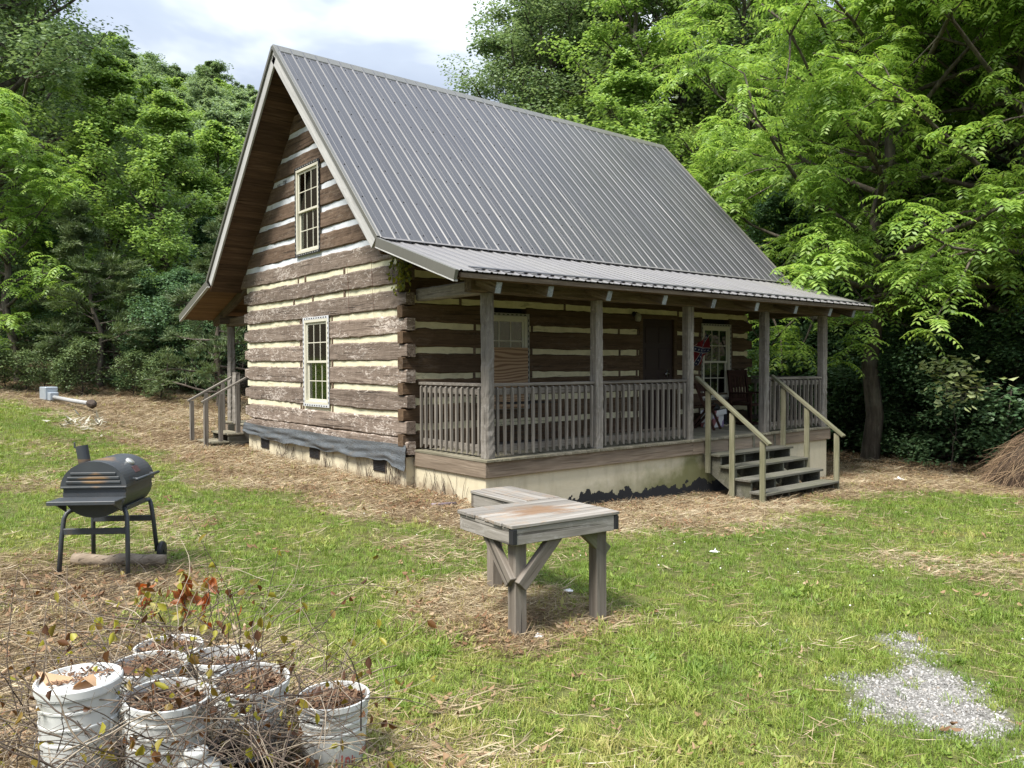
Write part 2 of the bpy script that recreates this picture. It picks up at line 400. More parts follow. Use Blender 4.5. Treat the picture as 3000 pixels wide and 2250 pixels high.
# ------------------------------------------------------------------ geometry-node scatter for uncountable ground cover
def scatter(name, pts, rot, scl, idx, tint, sources, label, cat):
    col = bpy.data.collections.new(name+'_sources')
    for k, me in enumerate(sources): col.objects.link(bpy.data.objects.new('%s_%02d' % (name, k), me))
    me = bpy.data.meshes.new(name); me.vertices.add(len(pts)); me.vertices.foreach_set('co', np.asarray(pts, np.float32).ravel())
    for nm, ty, arr, key in (('rot', 'FLOAT_VECTOR', rot, 'vector'), ('scl', 'FLOAT', scl, 'value'), ('idx', 'INT', idx, 'value'), ('tint', 'FLOAT', tint, 'value')):
        a = me.attributes.new(nm, ty, 'POINT'); a.data.foreach_set(key, np.asarray(arr, np.int32 if ty == 'INT' else np.float32).ravel())
    me.update()
    ng = bpy.data.node_groups.new(name, 'GeometryNodeTree'); ng.interface.new_socket('Geometry', in_out='INPUT', socket_type='NodeSocketGeometry'); ng.interface.new_socket('Geometry', in_out='OUTPUT', socket_type='NodeSocketGeometry')
    N = ng.nodes; gi, go = N.new('NodeGroupInput'), N.new('NodeGroupOutput'); iop = N.new('GeometryNodeInstanceOnPoints'); ci = N.new('GeometryNodeCollectionInfo')
    ci.inputs['Collection'].default_value = col; ci.inputs['Separate Children'].default_value = True; ci.inputs['Reset Children'].default_value = True
    def na(nm, ty): n = N.new('GeometryNodeInputNamedAttribute'); n.data_type = ty; n.inputs['Name'].default_value = nm; return n.outputs[0]
    e2r = N.new('FunctionNodeEulerToRotation'); LL = ng.links.new
    LL(na('rot', 'FLOAT_VECTOR'), e2r.inputs[0]); LL(gi.outputs[0], iop.inputs['Points']); LL(ci.outputs[0], iop.inputs['Instance']); iop.inputs['Pick Instance'].default_value = True
    LL(na('idx', 'INT'), iop.inputs['Instance Index']); LL(e2r.outputs[0], iop.inputs['Rotation']); LL(na('scl', 'FLOAT'), iop.inputs['Scale']); LL(iop.outputs[0], go.inputs[0])
    o = link(name, me); md = o.modifiers.new('scatter', 'NODES'); md.node_group = ng
    return tag(o, label, cat, kind='stuff')
def kites(base, d, s, ln, wd, bend=None, up=None):
    """leaf/blade shaped quads: base point, axis d, side s, length, width (all arrays)"""
    ln, wd = np.asarray(ln)[:, None], np.asarray(wd)[:, None]
    n = np.cross(d, s); mid = base + d*ln*.45; b = (bend[:, None] if bend is not None else .12)*ln
    v = np.stack([base, mid - s*wd*.5 + n*b*.5, base + d*ln - n*b, mid + s*wd*.5 + n*b*.5], 1).reshape(-1, 3)
    return v, np.arange(len(base)*4).reshape(-1, 4)
def leaf6(base, d, s, ln, wd, fold=.25, curl=.15):
    """pointed leaves folded along the midrib, two quads each"""
    ln, wd = np.asarray(ln)[:, None], np.asarray(wd)[:, None]; n = np.cross(d, s)
    a, b, t = base+d*ln*.28+n*ln*curl*.25, base+d*ln*.62+n*ln*curl*.2, base+d*ln-n*ln*curl
    v = np.stack([base, a-s*wd*.42+n*wd*fold, b-s*wd*.46+n*wd*fold, t, b+s*wd*.46+n*wd*fold, a+s*wd*.42+n*wd*fold], 1).reshape(-1, 3)
    k = np.arange(len(base))[:, None]*6; return v, np.concatenate([k+np.array([[0, 1, 2, 3]]), k+np.array([[0, 3, 4, 5]])])
def unit(a): return a/(np.linalg.norm(a, axis=-1, keepdims=True)+1e-9)
def blades(rng, n, h, spread, lean, wd):
    """one tuft of grass: each blade a bent strip of two quads"""
    V, F = [], []
    for i in range(n):
        a, r = rng.random()*6.283, spread*math.sqrt(rng.random()); p = np.array([r*math.cos(a), r*math.sin(a), -.01])
        az = rng.random()*6.283; l = lean*rng.uniform(.3, 1.3); hh = h*rng.uniform(.5, 1.25); w = wd*rng.uniform(.7, 1.3)
        d = np.array([math.cos(az), math.sin(az), 0]); s = np.array([-d[1], d[0], 0])*w/2
        m = p + d*hh*l*.35 + np.array([0, 0, hh*.6*(1-.3*min(l, 1))]); tip = p + d*hh*l + np.array([0, 0, hh*max(.12, 1-.55*l)])
        k = len(V); V += [p-s, p+s, m+s*.8, m-s*.8, tip]; F += [[k, k+1, k+2, k+3], [k+3, k+2, k+4]]
    return V, F
def frustum_pts(rng, n, dmin, dmax, power, margin=14):
    """random ground points in the camera's field of view, thinning out with distance"""
    u = rng.random(n); e = 2-power
    d = (dmin**e + u*(dmax**e-dmin**e))**(1/e) if abs(e) > 1e-6 else dmin*(dmax/dmin)**u
    half = math.atan(1500/FPX)+R(margin); a = rng.uniform(-half, half, n)
    fa = math.atan2(CF[1], CF[0]); return CAM[0]+d*np.cos(fa+a), CAM[1]+d*np.sin(fa+a), d
def off_house(x, y):
    h = ((x > .0) & (x < LEN+.1) & (y > -.02) & (y < W+1.9)) | ((x > .12) & (x < 8.7) & (y > -1.8) & (y < 0.1)) | ((x > 4.6) & (x < 6.85) & (y > -2.75) & (y < -1.7))
    return ~h

grass_m = leafmat('grass_blade', [(.070, .110, .017), (.140, .225, .034), (.235, .305, .055), (.39, .37, .12), (.52, .43, .22)], trans=.35, gloss=.1, rough=.5, inst=True)
straw_m = leafmat('straw', [(.065, .042, .025), (.16, .108, .064), (.29, .218, .128), (.44, .36, .235), (.58, .51, .37)], trans=.15, gloss=.08, rough=.7, tcol=(1, .9, .7), inst=True)
litter_m = leafmat('leaf_litter', [(.05, .028, .016), (.13, .065, .032), (.22, .13, .07), (.34, .24, .14), (.46, .38, .27)], trans=.15, gloss=.08, rough=.7, tcol=(1, .8, .5), inst=True)
def build_cover():
    rng = np.random.default_rng(11)
    src = []
    for k in range(10):
        V, F = blades(rng, 12, [.05, .06, .07, .055, .065, .045, .09, .06, .11, .075][k], .045, [.7, .9, .6, 1.0, .8, 1.1, .7, .9, .8, .6][k], .0052); src.append(mesh('grass_tuft', V, F, grass_m))
    for k in range(3):      # flat broad-leaved weeds among the blades
        m = 9; a = np.arange(m)*2.4+rng.normal(0, .3, m); el = rng.uniform(.15, .6, m); dd = np.c_[np.cos(a)*np.cos(el), np.sin(a)*np.cos(el), np.sin(el)]; s = unit(np.cross(dd, np.c_[rng.normal(0, .2, (m, 2)), np.ones(m)]))
        v, f = leaf6(np.c_[rng.normal(0, .02, (m, 2)), np.full(m, .012)], dd, s, rng.uniform(.03, .055, m), rng.uniform(.014, .024, m)); src.append(mesh('weed_rosette', v, f, grass_m))
    # grass
    x, y, d = frustum_pts(rng, 150000, 2.0, 42, 1.35)
    dry, gr, wd = masks(x, y)
    keep = (rng.random(len(x)) < np.clip(1.05-dry*.93, 0, 1)*(1-.985*gr)*(1-wd)) & off_house(x, y); x, y, d, dry = x[keep], y[keep], d[keep], dry[keep]
    n = len(x); far = sstep(6, 25, d)
    tint = np.clip(.21 + .70*(fbm(x*.8, y*.8, 4)-.5) + .45*(fbm(x*4, y*4, 2)-.5) + dry*.45 + .16*sstep(-1, -5, x-.1*y) *sstep(0, -5, y)+ rng.normal(0, .09, n), 0, 1)
    scl = rng.uniform(.5, 1.0, n)*(1+.9*far)*(1+.35*(fbm(x*1.7+30, y*1.7, 3) > .58)*(d < 7))
    scatter('grass', np.c_[x, y, gz(x, y)], np.c_[rng.normal(0, .12, n), rng.normal(0, .12, n), rng.random(n)*6.283], scl, np.where(rng.random(n) < .03, rng.integers(10, 13, n), rng.integers(0, 10, n)), tint, src, 'mown green and yellowing grass of the yard', 'grass')
    # clipped straw
    ss = []
    for k in range(6):
        m = 9; a = rng.random(m)*6.283; el = rng.normal(.06, .12, m); dd = np.c_[np.cos(a)*np.cos(el), np.sin(a)*np.cos(el), np.sin(el)]
        b = np.c_[rng.normal(0, .05, m), rng.normal(0, .05, m), rng.uniform(.004, .03, m)]; s = unit(np.cross(dd, rng.normal(0, 1, (m, 3))))
        v, f = kites(b, dd, s, rng.uniform(.06, .2, m), rng.uniform(.003, .006, m), np.full(m, .05)); ss.append(mesh('straw_bit', v, f, straw_m))
    x, y, d = frustum_pts(rng, 120000, 2.0, 34, 1.35); dry, gr, wd = masks(x, y)
    keep = (rng.random(len(x)) < np.clip(dry*1.05+.035-.7*gr, 0, 1)*(1-.85*wd)) & off_house(x, y); x, y, d = x[keep], y[keep], d[keep]; n = len(x)
    tint = np.clip(.5+.9*(fbm(x*1.2+7, y*1.2, 4)-.5)+rng.normal(0, .16, n), 0, 1)
    scatter('dry_straw', np.c_[x, y, gz(x, y)], np.c_[rng.normal(0, .1, n), rng.normal(0, .1, n), rng.random(n)*6.283], rng.uniform(.6, 1.2, n)*(1+.7*sstep(6, 25, d)), rng.integers(0, 6, n), tint, ss, 'clipped dry straw lying over the ground beside the cabin', 'straw')
    # dead leaves
    ls = []
    for k in range(5):
        m = 5; a = rng.random(m)*6.283; el = rng.normal(.1, .25, m); dd = np.c_[np.cos(a)*np.cos(el), np.sin(a)*np.cos(el), np.sin(el)]
        s = unit(np.cross(dd, np.c_[rng.normal(0, .3, m), rng.normal(0, .3, m), np.ones(m)]))
        v, f = leaf6(np.c_[rng.normal(0, .08, m), rng.normal(0, .08, m), rng.uniform(.008, .035, m)], dd, s, rng.uniform(.025, .06, m), rng.uniform(.014, .032, m)); ls.append(mesh('dead_leaf', v, f, litter_m))
    x, y, d = frustum_pts(rng, 45000, 2.0, 34, 1.35); dry, gr, wd = masks(x, y)
    near_wall = sstep(-2.6, -.3, x)*(y > -2)*(x < .2) + sstep(-3.6, -2.2, y)*(x > 0)
    keep = (rng.random(len(x)) < np.clip(dry*(.12+.75*np.clip(near_wall, 0, 1)+.5*(fbm(x*.7, y*.7+50, 3) > .55))+.006+.6*wd, 0, 1)) & off_house(x, y); x, y, d = x[keep], y[keep], d[keep]; n = len(x)
    scatter('leaf_litter', np.c_[x, y, gz(x, y)], np.c_[rng.normal(0, .15, n), rng.normal(0, .15, n), rng.random(n)*6.283], rng.uniform(.6, 1.25, n), rng.integers(0, 5, n), np.clip(rng.normal(.45, .22, n), 0, 1), ls, 'brown dead leaves scattered over the straw', 'leaves')
    # gravel
    gm = NT('gravel_stone'); a = gm.n('Attribute', attribute_type='INSTANCER', attribute_name='tint').outputs['Fac']
    c = gm.ramp(a, [(0, (.12, .115, .105)), (.4, (.27, .26, .25)), (.8, (.45, .44, .42)), (1, (.25, .20, .15))]); nn = gm.noise(gm.coords((1, 1, 1), rand=False), 40, 3); c = gm.mix(gm.math('MULTIPLY', nn, .35), c, (.3, .29, .27)); gm.bsdf(c, .9)
    st = []
    for k in range(6):
        vv = unit(rng.normal(0, 1, (14, 3)))*rng.uniform(.75, 1.15, (14, 1))*np.array([1, .8, .6]); import bmesh
        bm = bmesh.new(); [bm.verts.new(p*.5) for p in vv]; bmesh.ops.convex_hull(bm, input=bm.verts); me = bpy.data.meshes.new('stone'); bm.to_mesh(me); bm.free(); me.materials.append(gm.m); st.append(me)
    X, Y, S = [], [], []
    for P in PG:
        P = np.asarray(P); lo, hi = P[:, :2].min(0)-.15, P[:, :2].max(0)+.15; ar = np.prod(hi-lo); m = int(ar*5200)
        X.append(rng.uniform(lo[0], hi[0], m)); Y.append(rng.uniform(lo[1], hi[1], m))
    x, y = np.concatenate(X), np.concatenate(Y); _, gr, _ = masks(x, y); keep = rng.random(len(x)) < gr; x, y = x[keep], y[keep]; n = len(x)
    scatter('gravel', np.c_[x, y, gz(x, y)+.002], rng.uniform(-3, 3, (n, 3)), rng.choice([.009, .013, .018, .026], n, p=[.3, .35, .25, .1])*rng.uniform(.8, 1.2, n), rng.integers(0, 6, n), np.clip(rng.normal(.45, .26, n), 0, 1), st, 'pale crushed gravel showing through the grass', 'gravel')
    # clover flowers
    cm = plain('clover_white', (.75, .75, .68), .8); v, f = lathe_data([(0.0, .0), (.5, .15), (.6, .5), (.4, .85), (0, 1)], 7); cl = [mesh('clover_head', v, f, cm)]
    x, y, d = frustum_pts(rng, 420, 3, 16, 1.2); dry, gr, wd = masks(x, y); keep = (rng.random(len(x)) > dry+gr+.2) & (x > -2) & (fbm(x*.6+70, y*.6, 3) > .5); x, y = x[keep], y[keep]; n = len(x)
    scatter('clover', np.c_[x, y, gz(x, y)+.06], np.zeros((n, 3)), rng.uniform(.007, .013, n), np.zeros(n), np.zeros(n), cl, 'tiny white clover heads dotting the lawn', 'clover')
build_cover()
# ------------------------------------------------------------------ materials of the cabin
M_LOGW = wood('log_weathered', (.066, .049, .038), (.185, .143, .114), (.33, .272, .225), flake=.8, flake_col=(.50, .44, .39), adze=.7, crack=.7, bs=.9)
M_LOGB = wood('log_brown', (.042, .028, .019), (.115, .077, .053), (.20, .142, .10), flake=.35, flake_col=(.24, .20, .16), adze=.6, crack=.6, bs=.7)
M_LOGP = wood('log_porch', (.036, .023, .013), (.088, .056, .033), (.15, .10, .062), flake=.08, adze=.25, crack=.4, bs=.5)  # less weathered stain, with the porch shade also put into the dark colour
M_POST = wood('post_grey', (.085, .075, .064), (.21, .19, .165), (.36, .335, .30), flake=.25, flake_col=(.48, .45, .41), adze=.5, crack=.6, bs=.8)
M_RAILG = wood('rail_grey', (.07, .062, .052), (.17, .152, .130), (.29, .265, .23), crack=.6, bs=.5)
M_BEAM = wood('beam_brown', (.045, .032, .021), (.11, .083, .058), (.21, .168, .12), flake=.1, crack=.5, bs=.5)
M_DECK = wood('deck_board', (.085, .075, .055), (.20, .18, .135), (.33, .30, .235), crack=.4, moss=.25, bs=.35)
M_SKIRT = wood('skirt_board', (.095, .070, .048), (.21, .165, .122), (.34, .28, .215), crack=.5, grain=.55, bs=.4)
M_STEP = wood('step_mossy', (.052, .050, .041), (.112, .107, .09), (.19, .183, .157), moss=.3, crack=.4, bs=.4)
M_HAND = wood('handrail_green', (.085, .080, .052), (.185, .175, .118), (.30, .285, .205), moss=.35, crack=.4, bs=.4)
M_SOFF = wood('soffit_board', (.034, .020, .012), (.080, .048, .030), (.15, .10, .066), crack=.6, bs=.4)
M_SOFFO = wood('porch_ceiling', (.075, .040, .018), (.16, .092, .045), (.25, .155, .08), crack=.4, bs=.3)
M_FASC = wood('fascia_pale', (.23, .228, .22), (.39, .386, .376), (.51, .506, .495), flake=.4, flake_col=(.3, .29, .28), crack=.3, bs=.4)
M_TAIL = wood('rafter_tail_grey', (.12, .13, .14), (.27, .30, .32), (.42, .45, .47), crack=.5)
def mk_ply():
    t = NT('plywood'); v = t.coords((1, 1, 1)); v2 = t.n('Mapping', {'Vector': v, 'Scale': (.9, 1, 5.5)}).outputs[0]
    w = t.n('TexWave', {'Vector': v2, 'Scale': 1.1, 'Distortion': 16., 'Detail': 2., 'Detail Scale': .6}, wave_type='BANDS', bands_direction='Z').outputs['Fac']; n = t.noise(v, 3, 4)
    c = t.ramp(w, [(.25, (.44, .30, .18)), (.6, (.36, .23, .13)), (.85, (.20, .11, .058))]); c = t.mix(t.math('MULTIPLY', n, .4), c, (.2, .13, .075)); t.bsdf(c, .8, w, .15, .01); return t.m
M_PLY = mk_ply()
def mk_foam(name, base, dirt):
    t = NT(name); n1 = t.noise(t.coords((1, 1, 1)), 5, 5, .65); n2 = t.noise(t.coords((3, 3, 12)), 1, 5, .7)
    c = t.mix(t.ramp(n1, [(.4, 0.), (.75, .55)]), base, dirt); c = t.mix(t.ramp(n2, [(.58, 0.), (.66, .5)]), c, tuple(x*.5 for x in dirt)); t.bsdf(c, .85, n1, .2, .01); return t.m
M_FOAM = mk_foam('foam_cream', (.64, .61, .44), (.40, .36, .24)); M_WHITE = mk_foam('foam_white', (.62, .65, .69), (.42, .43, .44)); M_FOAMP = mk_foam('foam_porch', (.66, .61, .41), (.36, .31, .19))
def mk_metal(name, col, rough):
    t = NT(name); n1 = t.noise(t.coords((1, 1, 1)), 1.6, 5, .6); n2 = t.noise(t.coords((30, 1.2, 1)), 1, 4, .6)
    c = t.mix(n1, tuple(x*.86 for x in col), tuple(x*1.14 for x in col)); c = t.mix(t.ramp(n2, [(.5, 0.), (.75, .45)]), c, tuple(x*.66 for x in col)); n3 = t.noise(t.coords((1, 1, 1)), .35, 3, .6); c = t.mix(t.ramp(n3, [(.4, 0.), (.7, .4)]), c, (col[0]*1.2, col[1]*1.2, col[2]*1.05))
    r = t.math('ADD', t.math('MULTIPLY', n1, .18), rough-.08); t.bsdf(c, r, n1, .04, .01, **{'Specular IOR Level': .5}); return t.m
M_ROOF = mk_metal('roof_metal', (.058, .058, .065), .44); M_TRIM = mk_metal('roof_trim', (.115, .113, .10), .40); M_ROOFP = mk_metal('porch_roof_metal', (.155, .148, .15), .36)  # porch sheets: paler copy of the roof metal, sky sheen put into the colour
M_VINYL = plain('window_vinyl', (.54, .52, .43), .4, .1); M_FIN = plain('nail_fin', (.50, .51, .53), .5, .15); M_BLACK = plain('black_tape', (.018, .018, .02), .6, .4); M_DARK = plain('dark_gap', (.012, .009, .007), .9)
M_IRON = plain('black_iron', (.018, .018, .019), .5, .3)
def mk_glass():
    t = NT('window_glass'); fr = t.n('Fresnel', {'IOR': 1.5}).outputs[0]; fr = t.math('ADD', t.math('MULTIPLY', fr, 1.6), .05, True)
    g = t.n('BsdfGlossy', {'Color': (.9, .95, .92, 1), 'Roughness': .015}); tr = t.n('BsdfTransparent', {'Color': (.62, .68, .63, 1)})
    mx = t.n('MixShader', {0: fr, 1: tr.outputs[0], 2: g.outputs[0]}); t.t.links.new(mx.outputs[0], t.out.inputs[0]); return t.m
M_GLASS = mk_glass(); M_CURT = plain('curtain', (.24, .27, .21), .9, .3, 3.)
def mk_stucco():
    t = NT('parged_foundation'); tc = t.n('TexCoord').outputs['Object']; s = t.n('SeparateXYZ', {0: tc})
    n1 = t.noise(tc, 1.6, 5, .6); n2 = t.noise(tc, 7, 6, .65); n3 = t.noise(t.n('Mapping', {'Vector': tc, 'Scale': (5, 5, .8)}).outputs[0], 1, 4, .6)
    c = t.mix(n1, (.47, .415, .28), (.62, .565, .42)); c = t.mix(t.ramp(n3, [(.52, 0.), (.75, .5)]), c, (.30, .26, .17)); c = t.mix(t.ramp(n2, [(.55, 0.), (.8, .3)]), c, (.72, .69, .6))
    # green algae under the stair end of the porch, black tar coat low on the porch front
    x = s.outputs[0]; y = s.outputs[1]; z = s.outputs[2]
    fr = t.math('LESS_THAN', y, -1.0)
    al = t.math('SUBTRACT', 1.0, t.math('MULTIPLY', t.math('ABSOLUTE', t.math('SUBTRACT', x, 4.3)), .42)); al = t.math('ADD', al, t.math('MULTIPLY', t.math('SUBTRACT', n1, .5), 2.2)); al = t.math('SUBTRACT', al, t.math('MULTIPLY', t.math('ADD', z, .6), 1.5))
    al = t.math('MULTIPLY', t.math('MULTIPLY', t.ramp(al, [(.05, 0.), (.8, .85)]), fr), 1.0); c = t.mix(al, c, (.12, .125, .03))
    lim = t.math('ADD', t.math('MULTIPLY', t.math('SUBTRACT', n2, .5), .28), t.math('MULTIPLY', t.math('SUBTRACT', n1, .5), .75))
    tz = t.math('ADD', t.math('SUBTRACT', -.66, t.math('MULTIPLY', t.math('ABSOLUTE', t.math('SUBTRACT', x, 2.6)), .028)), lim)
    tar = t.math('MULTIPLY', t.math('MULTIPLY', t.math('LESS_THAN', z, tz), fr), t.math('MULTIPLY', t.math('GREATER_THAN', x, 1.0), t.math('LESS_THAN', x, 5.4)))
    sp_ = t.math('ADD', t.math('MULTIPLY', t.math('SUBTRACT', -.38, z), 5.), t.math('MULTIPLY', t.math('SUBTRACT', n2, .5), 3.)); sp_ = t.math('MULTIPLY', t.ramp(sp_, [(.1, 0.), (.9, .75)]), t.math('SUBTRACT', 1., fr)); c = t.mix(sp_, c, (.20, .135, .082))
    c = t.mix(tar, c, (.016, .017, .019)); t.bsdf(c, .9, n2, .35, .02); return t.m
M_STUC = mk_stucco()

# ------------------------------------------------------------------ the log cabin
CAB = empty('log_cabin', T(0, 0, 0)); tag(CAB, 'weathered brown log cabin with grey metal roof and railed front porch', 'cabin')
X0R, X1R, ZP, YB, ZB, YE, ZE = -.635, 9.395, 6.666, -.382, 2.982, -2.265, 2.365
SL = (ZP-ZB)/(W/2-YB); TV = .245           # roof pitch, vertical roof thickness
def y_front(z): return W/2-(ZP-TV-z)/SL
def hewn(length, th, h, seed, step=0, step_h=.2, n=None, amp=.0075):
    """hand-hewn log: local X along, Y = depth (0 = outer face), Z height; ends may step down to a notch"""
    rng = np.random.default_rng(seed); n = n or max(6, int(length/.13)); xs = list(np.linspace(0, length, n+1)); hs = [h]*len(xs)
    if step:
        xs = [0, step, step+.002]+[q for q in xs if step+.05 < q < length-step-.05]+[length-step-.002, length-step, length]; hs = [step_h]*2+[h]*(len(xs)-4)+[step_h]*2
    c = .022; V, F = [], []
    ph = rng.random(4)*10
    for i, (q, hh) in enumerate(zip(xs, hs)):
        j = rng.normal(0, amp, 8); lo = amp*.9*math.sin(q*1.7+ph[0])+rng.normal(0, amp*.5); hi = amp*.9*math.sin(q*1.3+ph[1])+rng.normal(0, amp*.5)
        z0, z1 = -hh/2+lo, hh/2+hi; dy = .6*amp*math.sin(q*2.3+ph[2])
        for k, (yy, zz) in enumerate([(c, z0), (0, z0+c), (0, 0), (0, z1-c), (c, z1), (th, z1), (th, z0)]):
            V.append((q, yy+(dy+j[k]*.55 if k < 5 else 0), zz))
    m = 7
    for i in range(len(xs)-1):
        for k in range(m): k2 = (k+1) % m; F.append([i*m+k, (i+1)*m+k, (i+1)*m+k2, i*m+k2])
    F.append(list(range(m))); F.append([(len(xs)-1)*m+k for k in range(m)][::-1])
    return V, F
def cut(lo, hi, holes):
    segs = [(lo, hi)]
    for a, b in holes:
        out = []
        for p, q in segs:
            if b <= p or a >= q: out.append((p, q)); continue
            if a-p > .04: out.append((p, a))
            if q-b > .04: out.append((b, q))
        segs = out
    return segs
# openings: (u0, u1, z0, z1)
WIN_G = [(2.47, 3.405, .565, 2.05), (2.775, 3.70, 3.25, 4.765)]
WIN_F = [(1.43, 2.33, .565, 2.03), (6.93, 7.82, .56, 2.015)]
DOOR = (5.17, 6.07, 0., 2.10)
# local frames: gable wall u = y (from back to front reversed for outward normal), front wall u = x
MG = Matrix(((0, 1, 0, 0), (-1, 0, 0, W), (0, 0, 1, 0), (0, 0, 0, 1)))     # local x -> -y world (u' = W-y), local y -> +x (into the wall)
MF = Matrix.Identity(4)
PITCHZ, HL, HC = .38, .292, .089

def build_walls():
    # gable wall
    t = .16; p = [(.22, -.2), (W-.22, -.2), (W-.22, 2.9), (W+.0, 2.95), (W/2, ZP-TV-.02), (.0, 2.95), (.22, 2.9)]
    v = [(.13, a, b) for a, b in p] + [(.24, a, b) for a, b in p]; k = len(p)
    gw = link('gable_wall', mesh('gable_wall', v, [list(range(k))[::-1], [i+k for i in range(k)]]+[[i, (i+1) % k, (i+1) % k+k, i+k] for i in range(k)], M_DARK), CAB)
    for i in range(-1, 15):
        zc = .32+PITCHZ*i; z0, z1 = zc-HL/2, zc+HL/2
        hl = HL
        if i == -1: zc, hl = .02, .296
        upper = zc > 2.93
        holes = [(W-b, W-a) for a, b, c, d in WIN_G if z0 < d-.1 and z1 > c+.1]
        lo, hi = (-.06, W+.06) if not upper else (W-(W-y_front(z0))-.25, W-y_front(z0)+.25)
        if upper and hi-lo < .3: continue
        for s, (a, b) in enumerate(cut(lo, hi, holes)):
            full = not upper
            V, F = hewn(b-a, .15, hl, 100+i*7+s, 0)
            V = np.array(V)
            if full:        # notch ends only where the log reaches the corner
                for end, is_end in ((0, a == lo), (1, b == hi)):
                    if is_end:
                        sel = (V[:, 0] < .14) if end == 0 else (V[:, 0] > b-a-.14)
                        V[sel, 2] *= .64
            else:
                lim_lo = (W-(W-y_front(z0))) ; zz = V[:, 2]+zc
                yf = y_front(zz)-.12; xl = V[:, 0]+a; V[:, 0] = np.clip(xl, yf, W-yf)-a
            link('log', mesh('log', V, F, M_LOGW if zc < 3.05 else M_LOGB), gw, MG @ T(a, random.uniform(-.008, .008), zc))  # upper logs: browner stain, overhang shade also put into the colour
    for i in range(0, 14):
        zc = .51+PITCHZ*i; white = i >= 7; m = M_WHITE if white else M_FOAM
        holes = [(W-b, W-a) for a, b, c, d in WIN_G if zc-.04 < d and zc+.04 > c]
        lo, hi = (.02, W-.01) if not white else (y_front(zc)-.05, W-y_front(zc)+.05)
        if hi-lo < .3: continue
        for (a, b) in cut(lo, hi, holes):
            link('insulation_strip', cbox(b-a, .05, HC+.03, m, .003), gw, MG @ T((a+b)/2, .05+random.uniform(-.004, .004), zc))
        # spacer blocks seen in the joints
        if not white:
            us = [W-3.62, W-3.52] if zc < 2.1 else [W-4.9+i*.2, W-3.4+.3*(i % 2), W-1.9]
            if zc < 2.1: us.append(W-2.36)
            for u in us: box_local('spacer_block', gw, MG, u, .006, zc, .05 if random.random() < .6 else .03, .05, HC+.02, M_LOGB)
    # front wall
    fw = link('front_wall', mesh('front_wall', *wallbox(.22, LEN-.2, .13, .24, -.05, 3.1, WIN_F+[DOOR]), M_DARK), CAB)
    for i in range(-1, 7):
        zc = .51+PITCHZ*i; z0, z1 = zc-HL/2, zc+HL/2
        holes = [(a-.0, b+.0) for a, b, c, d in WIN_F+[(DOOR[0]-.09, DOOR[1]+.09, -.1, 2.15)] if z0 < d-.1 and z1 > c+.1]
        for s, (a, b) in enumerate(cut(-.03, LEN+.03, holes)):
            V, F = hewn(b-a, .15, HL, 300+i*7+s, 0); V = np.array(V)
            if a < 0: V[V[:, 0] < .17, 2] *= .6
            if b > LEN: V[V[:, 0] > b-a-.17, 2] *= .6
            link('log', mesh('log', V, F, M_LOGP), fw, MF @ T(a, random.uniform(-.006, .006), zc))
    for i in range(0, 7):
        zc = .32+PITCHZ*i
        holes = [(a, b) for a, b, c, d in WIN_F+[(DOOR[0]-.09, DOOR[1]+.09, -.1, 2.15)] if zc-.04 < d and zc+.04 > c]
        for (a, b) in cut(.06, LEN-.10, holes):
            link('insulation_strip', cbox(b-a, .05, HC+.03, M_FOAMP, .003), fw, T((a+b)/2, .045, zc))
        for u in ([1.28, 2.45, 4.55, 6.85, 7.93, 5.03] if zc < 2.1 else [1.0, 3.2, 6.2]): box_local('spacer_block', fw, MF, u+random.uniform(-.02, .02), .008, zc, .045, .05, HC+.02, M_LOGB)
    # plain end and back walls
    box('end_wall', LEN-.15, LEN, .15, W, -.2, 2.95, M_LOGB, CAB, axis=1); box('back_wall', .15, LEN-.15, W-.15, W, -.2, 3.1, M_LOGB, CAB)
    v = [(LEN-.14, -.1, 2.95), (LEN-.14, W+.1, 2.95), (LEN-.14, W/2, ZP-TV)]; v += [(LEN, b, c) for a, b, c in v]
    link('end_gable', mesh('end_gable', v, [[0, 1, 2], [5, 4, 3], [0, 3, 4, 1], [1, 4, 5, 2], [2, 5, 3, 0]], M_LOGB), CAB)
def box_local(name, parent, M, u, y, z, lx, ly, lz, m, b=.003):
    return link(name, cbox(lx, ly, lz, m, b), parent, M @ T(u, y+ly/2, z))
def wallbox(u0, u1, y0, y1, z0, z1, holes):
    """wall slab with rectangular openings (all built from grid cells)"""
    us = sorted({u0, u1, *[a for h in holes for a in h[:2]]}); zs = sorted({z0, z1, *[min(max(a, z0), z1) for h in holes for a in h[2:]]}); mb = MB()
    for i in range(len(us)-1):
        for j in range(len(zs)-1):
            cu, cz = (us[i]+us[i+1])/2, (zs[j]+zs[j+1])/2
            if any(a < cu < b and c < cz < d for a, b, c, d in holes): continue
            mb.box(us[i], us[i+1], y0, y1, zs[j], zs[j+1], .0005)
    return mb.v, mb.f
build_walls()

